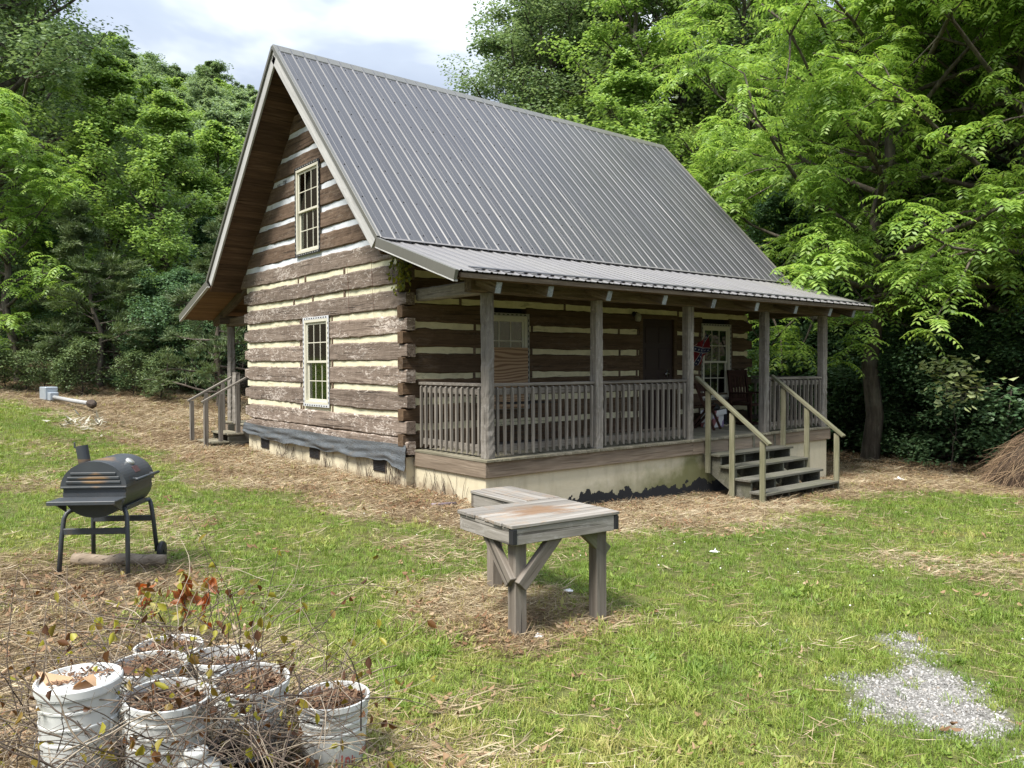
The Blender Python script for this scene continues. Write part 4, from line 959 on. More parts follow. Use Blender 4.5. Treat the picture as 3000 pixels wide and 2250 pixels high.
def build_porch_bits():
    t = NT('printed_carton'); tc = t.n('TexCoord').outputs['Object']; b = t.n('TexVoronoi', {'Vector': tc, 'Scale': 9.}).outputs['Color']; s = t.n('SeparateColor', {0: b})
    c = t.ramp(s.outputs[0], [(0, (.7, .7, .68)), (.55, (.72, .72, .7)), (.56, (.28, .10, .10)), (.68, (.1, .22, .1)), (.69, (.7, .7, .7)), (.86, (.7, .7, .7)), (.87, (.28, .2, .36))], 'CONSTANT'); t.bsdf(c, .6)
    M = T(6.86, -.30, 0) @ RZ(R(6)); root = empty('cardboard_box', M); tag(root, 'white cardboard box with coloured print under the right porch window', 'box')
    mb = MB(); mb.box(-.2, .2, -.14, .14, .003, .27, .004); mb.build('box_body', t.m, root); mb = MB(); mb.beam((-.2, -.14, .272), (.2, -.20, .31), .004, .1); mb.beam((-.2, .14, .275), (.2, .2, .31), .004, .1); mb.build('box_flap', t.m, root)
    M = T(6.93, -.24, .283); root = empty('portable_grill', M); tag(root, 'small black tabletop kettle resting on the white cardboard box', 'kettle')
    mb = MB(); mb.lathe([(0, 0), (.10, .01), (.16, .07), (.165, .10), (.16, .11), (.11, .17), (0, .19)], 20); mb.build('kettle_body', M_IRON, root, smooth=True); mb = MB(); mb.tube([(-.05, 0, .185), (-.04, 0, .22), (.04, 0, .22), (.05, 0, .185)], .008, 6); mb.build('lid_handle', M_IRON, root)
    M = T(7.32, -.22, 0); root = empty('rubber_boots', M); tag(root, 'pair of black boots with pale soles standing by the porch wall', 'boots')
    for x in (-.09, .09):
        mb = MB(); mb.lathe([(.045, .05), (.05, .1), (.058, .3), (.062, .34), (.055, .34)], 14, T(x, .03, 0)); mb.lathe([(.0, .03), (.05, .03), (.055, .06), (.03, .1), (0, .1)], 14, T(x, -.06, 0) @ Matrix.Diagonal((1, 1.9, 1, 1))); mb.build('boot', M_BLACK, root, smooth=True)
        mb = MB(); mb.box(x-.05, x+.05, -.15, .08, .0, .035, .012); mb.build('sole', plain('pale_sole', (.5, .45, .3), .7), root)
    # wire dog crate
    M = T(1.75, -.62, .001); root = empty('wire_crate', M); tag(root, 'black wire dog crate standing behind the porch railing', 'crate')
    mb = MB(); w, d, h = .95, .6, .66
    for y in (-d/2, d/2):
        for k in range(24): x = -w/2+k*w/23; mb.beam((x, y, .03), (x, y, h), .005, .005)
        for z in (.04, .2, .35, .5, h): mb.beam((-w/2, y, z), (w/2, y, z), .006, .006)
    mb.build('side_grid', M_BLACK, root); mb = MB()
    for x in (-w/2, w/2):
        for k in range(15): y = -d/2+k*d/14; mb.beam((x, y, .03), (x, y, h), .005, .005)
        for z in (.04, .35, h): mb.beam((x, -d/2, z), (x, d/2, z), .006, .006)
    mb.build('end_grid', M_BLACK, root); mb = MB()
    for k in range(20): x = -w/2+k*w/19; mb.beam((x, -d/2, h), (x, d/2, h), .005, .005)
    mb.build('top_grid', M_BLACK, root); mb = MB(); mb.box(-w/2+.01, w/2-.01, -d/2+.01, d/2-.01, .0, .04, .01); mb.build('tray', M_BLACK, root)
build_porch_bits()

# plastic sheet tacked along the bottom of the gable wall
def build_tarp():
    t = NT('grey_plastic'); n1 = t.noise(t.coords((1, 1, 1)), 3, 5, .6); c = t.mix(n1, (.062, .070, .078), (.125, .137, .148)); n2 = t.noise(t.coords((1, 1, 3)), 4, 5, .7); c = t.mix(t.ramp(n2, [(.55, 0.), (.75, .5)]), c, (.15, .12, .09)); t.bsdf(c, .34, t.noise(t.coords((2, 5, 16)), 2, 5, .65, 1.4), .7, .03, **{'Specular IOR Level': .5})
    nu, nv = 120, 14; V = []
    rng = np.random.default_rng(5); ph = rng.random(8)*6
    for i in range(nu+1):
        y = 6.36-i/nu*6.42
        bot = np.interp(y, [0, .27, .5, .88, 1.4, 2.0, 2.7, 3.36, 4.2, 4.9, 5.6, 6.36], [-.30, -.27, -.18, -.21, -.22, -.20, -.23, -.185, -.205, -.215, -.17, -.10])+.012*math.sin(y*7)
        top = .06+.012*math.sin(y*2+1)
        for j in range(nv+1):
            w = j/nv; z = top+(bot-top)*w
            f = .55*math.sin((y*.6+w*2.2)*5+ph[0])+.5*math.sin((y*.5-w*2.6)*6+ph[1])+.45*math.sin(y*2.1+w*9+ph[2])+.3*math.sin(y*11+ph[3]+w*4)*w+.2*math.sin(y*27+ph[4])
            V.append((-.020-.020*(f+1.2)*(.25+w*.9)-.012*w, y, z))
    F = [[i*(nv+1)+j, (i+1)*(nv+1)+j, (i+1)*(nv+1)+j+1, i*(nv+1)+j+1] for i in range(nu) for j in range(nv)]
    tag(link('plastic_sheet', mesh('plastic_sheet', V, F, t.m, True)), 'grey plastic sheet tacked along the bottom logs of the gable wall', 'tarp')
build_tarp()

# ------------------------------------------------------------------ barrel grill
def build_grill():
    t = NT('grill_enamel'); tc = t.n('TexCoord').outputs['Object']; n1 = t.noise(tc, 5, 5, .65); s = t.n('SeparateXYZ', {0: tc})
    base = t.mix(n1, (.024, .029, .035), (.058, .064, .070)); base = t.mix(t.ramp(t.noise(tc, 14, 5, .7), [(.58, 0.), (.72, .5)]), base, (.085, .05, .028))
    # heat-scorched rust bands on the end plate and lid crown
    g = t.noise(t.n('Mapping', {'Vector': tc, 'Scale': (3, 4, 14)}).outputs[0], 1, 4, .6)
    zz = t.math('ABSOLUTE', t.math('SUBTRACT', s.outputs[2], .81)); yy = t.math('ABSOLUTE', t.math('ADD', s.outputs[1], .02))
    k = t.math('SUBTRACT', 1., t.math('ADD', t.math('MULTIPLY', zz, 9.), t.math('MULTIPLY', yy, 5.5))); k = t.math('MULTIPLY', t.math('LESS_THAN', s.outputs[0], -.30), k)
    z2 = t.math('SUBTRACT', t.math('MULTIPLY', s.outputs[2], 7.), 6.15); z2 = t.math('SUBTRACT', z2, t.math('MULTIPLY', t.math('ABSOLUTE', t.math('ADD', s.outputs[0], .12)), 2.2))
    z2 = t.math('MULTIPLY', z2, t.math('LESS_THAN', s.outputs[2], .965)); r = t.math('ADD', t.math('MAXIMUM', k, z2), t.math('MULTIPLY', t.math('SUBTRACT', g, .5), 1.1)); c = t.mix(t.ramp(r, [(.22, 0.), (.62, .85)]), base, t.mix(g, (.16, .062, .018), (.25, .17, .075)))
    t.bsdf(c, .48, n1, .08, .01, **{'Specular IOR Level': .5}); M_EN = t.m
    a = math.atan2(.82, .57); cx, cy = -4.63, -3.13; z0 = gz1(cx, cy); M = T(cx, cy, z0) @ RZ(a) @ Matrix.Scale(.93, 4)
    root = empty('barrel_grill', M); tag(root, 'dark blue-grey barrel grill with rust spots, chimney and front shelf', 'grill')
    Rr, Ln, zc = .262, .60, .70; VS = .82
    def barrel(a0, a1, x0, x1, r, n=26):
        V, F = [], []
        for x in (x0, x1):
            for i in range(n+1): th = a0+(a1-a0)*i/n; V.append((x, r*math.cos(th), zc+r*math.sin(th)*VS))
        F = [[i, i+1, n+2+i, n+1+i] for i in range(n)]; F.append(list(range(n+1))[::-1]); F.append([n+1+i for i in range(n+1)]); F.append([0, n+1, 2*n+1, n])
        return V, F
    # bottom tub
    V, F = barrel(math.pi, 2*math.pi, -Ln/2+.015, Ln/2-.015, Rr-.012); mb = MB(); mb.add([(x, y, z+.0) for x, y, z in V], F); mb.box(-Ln/2+.02, Ln/2-.02, -Rr+.012, Rr-.012, zc-.004, zc+.045, .004); mb.build('firebox', M_EN, root)
    V, F = barrel(0, math.pi, -Ln/2, Ln/2, Rr); mb = MB(); mb.add([(x, y, z+.045) for x, y, z in V], F)
    for x in (-Ln/2-.004, Ln/2-.02): mb.box(x, x+.024, -Rr, Rr, zc+.04, zc+.055, .003)
    lid = mb.build('lid', M_EN, root)
    for k, (z, hw) in enumerate(((.06, .215), (.095, .205), (.13, .18))):
        mb = MB(); mb.box(-Ln/2-.008, -Ln/2+.004, -hw, hw, zc+z+.02, zc+z+.04, .006); mb.build('pressed_rib', M_EN, lid)
    mb = MB(); mb.tube([(-.18, -Rr-.005, zc+.10), (-.18, -Rr-.06, zc+.10)], .008, 6); mb.tube([(.18, -Rr-.005, zc+.10), (.18, -Rr-.06, zc+.10)], .008, 6); mb.tube([(-.24, -Rr-.06, zc+.10), (.24, -Rr-.06, zc+.10)], .013, 10); mb.build('lid_handle', M_EN, lid, smooth=True)
    th = R(128); q = (0, Rr*math.cos(th), zc+.045+Rr*math.sin(th)*VS); mb = MB(); mb.lathe([(0, .022), (.032, .022), (.038, .016), (.038, 0)], 16, M.inverted() @ M @ T(.02, *q[1:]) @ Matrix.Rotation(R(38), 4, 'X')); mb.build('thermometer', plain('gauge', (.5, .5, .47), .3, metal=.5), lid, smooth=True)
    th = R(148); mb = MB(); mb.box(-.05, .05, -.004, .004, -.03, .03, .003, T(.0, Rr*math.cos(th)*1.005, zc+.045+Rr*math.sin(th)*VS*1.005) @ Matrix.Rotation(R(-32), 4, 'X')); mb.build('badge', plain('dull_badge', (.10, .05, .05), .5), lid)
    mb = MB(); mb.tube([(-.14, .13, zc+.18), (-.14, .16, zc+.375)], .048, 18, False); mb.tube([(-.14, .13, zc+.18), (-.14, .16, zc+.373)], .044, 18, False); mb.build('chimney', M_EN, root, smooth=True)
    mb = MB(); mb.box(-.146, -.134, .21, .222, zc+.355, zc+.405, .002); mb.build('damper_pin', M_EN, root)
    # front shelf off the near end plate
    mb = MB(); mb.box(-Ln/2-.23, -Ln/2-.005, -.262, .262, zc-.045, zc-.03, .004); mb.box(-Ln/2-.232, -Ln/2-.22, -.262, .262, zc-.06, zc-.031, .003); mb.build('shelf', M_EN, root)
    for y in (-.22, .22): mb = MB(); mb.add([(-Ln/2+.0, y-.006, zc-.05), (-Ln/2-.2, y-.006, zc-.05), (-Ln/2+.0, y-.006, zc-.15), (-Ln/2+.0, y+.006, zc-.05), (-Ln/2-.2, y+.006, zc-.05), (-Ln/2+.0, y+.006, zc-.15)], [[0, 1, 2], [5, 4, 3], [0, 3, 4, 1], [1, 4, 5, 2], [2, 5, 3, 0]]); mb.build('shelf_bracket', M_EN, root)
    # legs: bent tube frames
    for x in (-.27, .26):
        for y in (-1, 1):
            zb = -.04 if not (x > 0 and y < 0) else .08
            mb = MB(); sp = -.06 if x < 0 else .05
            mb.tube([(x+sp, y*.275, zb), (x+sp*.4, y*.262, .33), (x, y*.25, .49), (x+.015, y*.235, .53), (x+.04, y*.215, .547), (x+.10*(1 if x < 0 else -1), y*.19, .553)], .0185, 10); mb.build('leg', M_EN, root, smooth=True)
    for y in (-1, 1): mb = MB(); mb.beam((-.2, y*.205, .556), (.2, y*.205, .556), .036, .04); mb.build('side_rail', M_EN, root)
    for x in (-.285, .27): mb = MB(); mb.box(x-.012, x+.012, -.255, .255, .36, .41, .003); mb.build('cross_bar', M_EN, root)
    mb = MB(); mb.lathe([(.02, -.02), (.075, -.02), (.085, -.012), (.085, .012), (.075, .02), (.02, .02)], 22, T(.33, -.31, .075) @ Matrix.Rotation(R(90), 4, 'X')); wh = mb.build('wheel', M_BLACK, root, smooth=True)
    mb = MB(); mb.lathe([(0, -.026), (.018, -.026), (.018, .026), (0, .026)], 12, T(.33, -.31, .075) @ Matrix.Rotation(R(90), 4, 'X')); mb.build('hub', M_IRON, wh)
    # weathered log under it
    V = []; rng = np.random.default_rng(2); p = [Vector((-4.86, -2.9, 0)), Vector((-4.25, -3.26, 0))]; pts = [p[0].lerp(p[1], i/8) for i in range(9)]
    mb = MB(); mb.tube([(q.x, q.y, gz1(q.x, q.y)+.055+rng.normal(0, .004)) for q in pts], [.05+rng.normal(0, .004) for _ in pts], 10)
    tag(mb.world('fallen_log', wood('driftwood', (.10, .075, .05), (.24, .19, .14), (.38, .32, .25), crack=.7), smooth=True), 'pale barkless log lying on the straw beneath the barrel grill', 'log')
build_grill()

# ------------------------------------------------------------------ L-shaped work table
def build_table():
    m_top = wood('table_top', (.105, .094, .080), (.205, .188, .166), (.33, .31, .285), flake=.35, flake_col=(.26, .17, .10), crack=.6, bs=.5)
    m_apr = wood('table_apron', (.125, .113, .096), (.245, .225, .198), (.39, .365, .335), crack=.8, flake=.15, flake_col=(.6, .59, .57), bs=.5)
    m_leg = wood('table_leg', (.085, .070, .055), (.18, .155, .128), (.29, .258, .222), crack=.7, bs=.5)
    a = R(-5); cx, cy = -2.415, -5.76; M = T(cx, cy, gz1(cx, cy)) @ RZ(a); root = empty('work_table', M); tag(root, 'weathered L-shaped plank work table on three square legs in the yard', 'table')
    zt = .205-gz1(cx, cy)
    # brown worn patch spreading over several planks, in the table's own coordinates
    nt = m_top.node_tree; tcn = nt.nodes.new('ShaderNodeTexCoord'); tcn.object = root; ln_ = nt.links.new
    mp = nt.nodes.new('ShaderNodeMapping'); mp.inputs['Scale'].default_value = (2.5, 9, 9); nz = nt.nodes.new('ShaderNodeTexNoise'); nz.inputs['Detail'].default_value = 6; nz.inputs['Roughness'].default_value = .65; ln_(tcn.outputs['Object'], mp.inputs[0]); ln_(mp.outputs[0], nz.inputs['Vector']); nz.inputs['Scale'].default_value = 1.
    mp2 = nt.nodes.new('ShaderNodeMapping'); mp2.inputs['Location'].default_value = (-.05, .0, 0); mp2.inputs['Scale'].default_value = (2.3, 4.2, 0); vl = nt.nodes.new('ShaderNodeVectorMath'); vl.operation = 'LENGTH'; ln_(tcn.outputs['Object'], mp2.inputs[0]); ln_(mp2.outputs[0], vl.inputs[0])
    sb = nt.nodes.new('ShaderNodeMath'); sb.operation = 'SUBTRACT'; ln_(nz.outputs[0], sb.inputs[0]); ml = nt.nodes.new('ShaderNodeMath'); ml.operation = 'MULTIPLY'; ln_(vl.outputs['Value'], ml.inputs[0]); ml.inputs[1].default_value = .42; ln_(ml.outputs[0], sb.inputs[1])
    rp = nt.nodes.new('ShaderNodeValToRGB'); rp.color_ramp.elements[0].position = .18; rp.color_ramp.elements[1].position = .36; rp.color_ramp.elements[1].color = (.85, .85, .85, 1); ln_(sb.outputs[0], rp.inputs[0])
    bs_ = [q for q in nt.nodes if q.type == 'BSDF_PRINCIPLED'][0]; old = bs_.inputs['Base Color'].links[0].from_socket; mx = nt.nodes.new('ShaderNodeMix'); mx.data_type = 'RGBA'; ln_(rp.outputs[0], mx.inputs[0]); ln_(old, mx.inputs[6]); mx.inputs[7].default_value = (.17, .098, .052, 1); ln_(mx.outputs[2], bs_.inputs['Base Color'])
    def bx(name, x0, x1, y0, y1, z0, z1, m, par, ax=0, jit=0):
        d = [x1-x0, y1-y0, z1-z0]; c = M @ T((x0+x1)/2, (y0+y1)/2, (z0+z1)/2)
        if ax == 1: c = c @ RZ(math.pi/2); d = [d[1], d[0], d[2]]
        if ax == 2: c = c @ Matrix.Rotation(-math.pi/2, 4, 'Y'); d = [d[2], d[1], d[0]]
        if jit: c = c @ Matrix.Rotation(random.uniform(-jit, jit), 4, 'Z') @ Matrix.Rotation(random.uniform(-jit, jit), 4, 'X')
        return link(name, cbox(*d, m, .004), par, c)
    x0, x1, y0, y1 = -.46, .46, -.37, .33; n = 6; w = (y1-y0)/n
    for k in range(n): bx('plank', x0+random.uniform(-.008, .006), x1+random.uniform(-.006, .008), y0+k*w+.002, y0+(k+1)*w-.003, zt-.025, zt+random.uniform(-.002, .002), m_top, root, 0, .004)
    ap = .11
    bx('apron', x0+.012, x1-.045, y0+.01, y0+.048, zt-.025-ap, zt-.026, m_apr, root); bx('apron', x0+.012, x1-.01, y1-.048, y1-.012, zt-.025-ap, zt-.026, m_apr, root)
    bx('apron', x0+.008, x0+.045, y0+.05, y1-.05, zt-.025-ap, zt-.026, m_apr, root, 1); bx('apron', x1-.043, x1-.006, y0+.03, y1-.05, zt-.025-ap, zt-.026, M_IRON if False else m_leg, root, 1)
    bx('corner_plate', x0+.006, x0+.044, y0+.004, y0+.0495, zt-.13, zt-.03, M_BLACK, root); bx('corner_plate', x1-.044, x1-.005, y0+.004, y0+.0295, zt-.13, zt-.03, M_BLACK, root)
    # wing
    wx0, wx1, wy0, wy1 = .06, .47, .34, 1.03; n = 4; w = (wx1-wx0)/n
    for k in range(n): bx('plank', wx0+k*w+.002, wx0+(k+1)*w-.003, wy0, wy1+random.uniform(-.008, .008), zt-.022, zt+.004+random.uniform(-.002, .002), m_top, root, 1, .004)
    bx('apron', wx0-.0+.01, wx0+.045, wy0+.01, wy1-.04, zt-.022-ap, zt-.024, m_apr, root, 1); bx('apron', wx1-.048, wx1-.012, wy0+.01, wy1-.04, zt-.022-ap, zt-.024, m_apr, root, 1); bx('apron', wx0+.01, wx1-.01, wy1-.038, wy1-.005, zt-.022-ap, zt-.024, m_leg, root)
    # legs and knee braces
    lw = .092
    for (lx, ly) in ((x0+.075, y0+.075), (x1-.15, y0+.075), (.10, .74)): 
        bx('leg', lx-.0, lx+lw, ly, ly+lw, -.15, zt-.03, m_leg, root, 2)
    def br(p, q, w_=.05, h_=.09, up=(0, 0, 1), mm=None): beam('knee_brace', M @ Vector(p), M @ Vector(q), w_, h_, mm or m_leg, root, .004, up=up)
    br((x0+.06, y0+.10, zt-.40), (x0+.06, y0+.40, zt-.10)); br((x0+.10, y0+.055, zt-.42), (x0+.40, y0+.055, zt-.11)); br((x1-.045, y0+.10, zt-.30), (x1-.28, y0+.10, zt-.09), mm=M_HAND); br((.08, .72, zt-.24), (.08, .52, zt-.1))
build_table()

# ------------------------------------------------------------------ buckets
def mk_bucketmat():
    t = NT('white_plastic'); n1 = t.noise(t.coords((1, 1, 1)), 6, 5, .6); n2 = t.noise(t.coords((3, 3, 1)), 2.5, 5, .7)
    c = t.mix(n1, (.50, .51, .50), (.64, .65, .63)); c = t.mix(t.ramp(n2, [(.45, 0.), (.8, .6)]), c, (.34, .34, .28)); n3 = t.noise(t.coords((14, 14, 2.)), 1, 4, .65); c = t.mix(t.ramp(n3, [(.58, 0.), (.8, .4)]), c, (.25, .23, .18)); t.bsdf(c, .45, n1, .05, .01); return t.m
M_BKT = mk_bucketmat(); M_SOIL = plain('potting_soil', (.075, .052, .036), .95, .5, 22., bs=.8); M_WIRE = plain('bail_wire', (.09, .085, .08), .5)
def bucket(x, y, rim_z, rad, h, label, lid=False, fill=.05, tilt=(0, 0), seed=0, print_=False, wire=True):
    zg = gz1(x, y); zb = rim_z-h; M = T(x, y, zb) @ Matrix.Rotation(tilt[0], 4, 'X') @ Matrix.Rotation(tilt[1], 4, 'Y') @ RZ(seed*1.3)
    root = empty('plastic_bucket', M); tag(root, label, 'bucket', 'white plastic buckets in the brush')
    r1, r0 = rad, rad*.88; q = lambda z: r0+(r1-r0)*z/h
    pr = [(0, 0), (r0*.97, 0), (r0, .01)]
    for z in (h*.62, h*.74, h*.86): pr += [(q(z)-.0, z-.010), (q(z)+.0035, z-.008), (q(z)+.0035, z-.001), (q(z)-.0, z+.001)]
    pr += [(q(h)+.002, h-.03), (q(h)+.009, h-.026), (q(h)+.009, h-.003), (q(h)+.005, h), (q(h)-.001, h-.002), (q(h)-.004, h-.03), (q(h-fill)-.004, h-fill-.02)]
    mb = MB(); mb.lathe(pr, 40); mb.build('body', M_BKT, root, smooth='angle')
    rng = np.random.default_rng(seed+50)
    if lid:
        mb = MB(); mb.lathe([(q(h)+.002, h-.022), (q(h)+.011, h-.02), (q(h)+.012, h+.006), (q(h)+.008, h+.012), (q(h)+.0, h+.012), (q(h)-.004, h-.004), (0, h-.004)], 40); mb.build('lid', M_BKT, root, smooth='angle'); sz = h-.002; sr = r1*.86
        V, F = [], []
        m = 260; a = rng.random(m)*6.283; rr = sr*np.sqrt(rng.random(m)); xs, ys = rr*np.cos(a), rr*np.sin(a); kp = (xs*math.cos(-seed*1.3)-ys*math.sin(-seed*1.3) > -.02); xs, ys = xs[kp], ys[kp]; m = len(xs)
        d = unit(np.c_[rng.normal(0, 1, (m, 2)), rng.normal(.1, .2, m)]); v, f = kites(np.c_[xs, ys, np.full(m, sz+.004)], d, unit(np.cross(d, np.c_[rng.normal(0, .3, (m, 2)), np.ones(m)])), rng.uniform(.012, .035, m), rng.uniform(.006, .016, m)); link('debris', mesh('debris', v, f, soil_leaf), root, M)
        for k, (lx, ly, az, ln) in enumerate(((.02, .03, .4, .17), (.06, -.02, -1.2, .13))):
            d = np.array([[math.cos(az), math.sin(az), .18]]); v, f = leaf6(np.array([[lx-.06, ly, sz+.012]]), unit(d), unit(np.cross(d, [[.1, .2, 1]])), [ln], [ln*.6], .3, .1); link('dead_leaf', mesh('dead_leaf', v, f, leaf_tan), root, M)
    else:
        n = 12; V = [(0, 0, h-fill)]; F = []
        for i in range(1, n+1):
            for k in range(28): t = 2*math.pi*k/28; r = (q(h-fill)-.006)*i/n; V.append((r*math.cos(t), r*math.sin(t), h-fill+rng.normal(0, .006)*(i < n)))
        F = [[0, 1+k, 1+(k+1) % 28] for k in range(28)]+[[1+(i-1)*28+k, 1+i*28+k, 1+i*28+(k+1) % 28, 1+(i-1)*28+(k+1) % 28] for i in range(1, n) for k in range(28)]
        link('soil', mesh('soil', V, F, M_SOIL), root, M)
        m = 420; a = rng.random(m)*6.283; rr = (r1-.025)*np.sqrt(rng.random(m)); d = unit(np.c_[rng.normal(0, 1, (m, 2)), rng.normal(.15, .3, m)])
        v, f = kites(np.c_[rr*np.cos(a), rr*np.sin(a), h-fill+rng.uniform(.0, .02, m)], d, unit(np.cross(d, np.c_[rng.normal(0, .4, (m, 2)), np.ones(m)])), rng.uniform(.012, .04, m), rng.uniform(.008, .02, m)); o = link('leaf_mulch', mesh('leaf_mulch', v, f, soil_leaf), root, M); o['kind'] = 'stuff'
    if wire:
        zz = h*.70
        for s in (-1, 1): mb = MB(); mb.box(-.02, .02, s*(q(zz)+.004)-.006, s*(q(zz)+.004)+.006, zz-.028, zz+.02, .004); mb.build('handle_boss', M_BKT, root)
        mb = MB(); pts = [((q(zz)+.035)*math.cos(t), (q(zz)+.01)*math.sin(t), zz-.16*math.sin((t+math.pi/2)/math.pi*math.pi)) for t in np.linspace(-math.pi/2, math.pi/2, 17)]; mb.tube(pts, .0025, 6); mb.build('bail_handle', M_WIRE, root)
    if print_:
        # barcode sticker and faded red lettering on the curved side, turned to the yard
        toc = math.atan2(CAM[1]-y, CAM[0]-x)-seed*1.3; mb = MB()
        def patch(mbx, t0, t1, z0, z1, off):
            n = max(2, int(abs(t1-t0)/.06)+1); V = []
            for i in range(n+1):
                t = t0+(t1-t0)*i/n
                for z in (z0, z1): r = q(z)+off; V.append((r*math.cos(t), r*math.sin(t), z))
            mbx.add(V, [[2*i, 2*i+2, 2*i+3, 2*i+1] for i in range(n)])
        patch(mb, toc+.02, toc+.62, h*.40, h*.52, .0012); mb.build('sticker', plain('sticker', (.62, .64, .58), .5), root)
        mb = MB(); t = toc+.22
        for w in (.012, .006, .014, .006, .01, .016, .006, .01, .012, .006): patch(mb, t, t+w, h*.42, h*.48, .0022); t += w+.012
        mb.build('barcode', M_BLACK, root); mb = MB()
        import itertools
        stro = lambda pts: [patch(mb, toc+.05+a, toc+.05+b, h*c, h*d, .0022) for a, b, c, d in pts]
        stro([(.0, .05, .14, .30), (.05, .17, .13, .17), (.17, .22, .14, .34), (.30, .34, .14, .30), (.34, .42, .26, .30), (.42, .46, .14, .28), (.52, .56, .12, .30), (.60, .64, .14, .26)]); mb.build('red_lettering', plain('faded_red', (.42, .10, .09), .6, .3), root)
    return root
soil_leaf = leafmat('mulch', [(.035, .02, .013), (.10, .05, .028), (.20, .11, .06), (.30, .20, .12)], trans=.1, rough=.8, tcol=(1, .7, .5)); leaf_tan = leafmat('tan_leaf', [(.45, .27, .15), (.55, .37, .22)], trans=.2, rough=.7, tcol=(1, .8, .6))
bucket(-5.51, -6.72, .06, .139, .50, 'lidded white bucket, leftmost, with a curled tan leaf on its lid', lid=True, seed=3)
bucket(-5.25, -6.85, -.015, .150, .42, 'cracked white bucket full of soil in the front middle of the brush', fill=.04, seed=1, tilt=(.05, .04))
bucket(-5.17, -6.36, -.06, .152, .40, 'white bucket mostly hidden by brush behind the lidded bucket', fill=.03, seed=2)
bucket(-4.98, -5.97, -.13, .152, .38, 'farthest white bucket, only a rim behind the orange-leaved stems', fill=.03, seed=4)
bucket(-4.87, -6.40, -.09, .155, .38, 'white bucket with an open ragged rim at the back right of the brush', fill=.06, seed=5, tilt=(-.04, .05))
bucket(-4.84, -6.69, -.10, .150, .34, 'flared white bucket of leaf mulch standing over black plastic', fill=.03, seed=6, tilt=(.06, -.02))
bucket(-4.58, -6.94, -.17, .146, .31, 'clean white bucket with a barcode, rightmost, beside the grass', fill=.03, seed=7, print_=True, wire=False)
def build_jug():
    M = T(-5.19, -7.06, gz1(-5.19, -7.06)+.0) ; root = empty('paint_jug', M); tag(root, 'low white jug with a round screw cap half buried in twigs', 'jug')
    h = -.19-gz1(-5.19, -7.06); mb = MB(); mb.lathe([(0, 0), (.09, 0), (.095, .02), (.095, h-.08), (.085, h-.05), (.045, h-.03), (.034, h-.02)], 26); mb.build('body', M_BKT, root, smooth=True)
    mb = MB(); mb.lathe([(.034, h-.025), (.042, h-.022), (.043, h+.01), (.039, h+.016), (0, h+.016)], 26); mb.build('cap', M_BKT, root, smooth=True)
    M = T(-4.93, -6.92, gz1(-4.93, -6.92)); root = empty('black_tub', M); tag(root, 'shallow black plastic tub below the flared white bucket', 'tub'); mb = MB(); mb.lathe([(0, .01), (.13, .01), (.15, .14), (.165, .145), (.165, .16), (.14, .16), (.12, .02), (0, .02)], 26); mb.build('tub_body', M_BLACK, root, smooth=True)
build_jug()

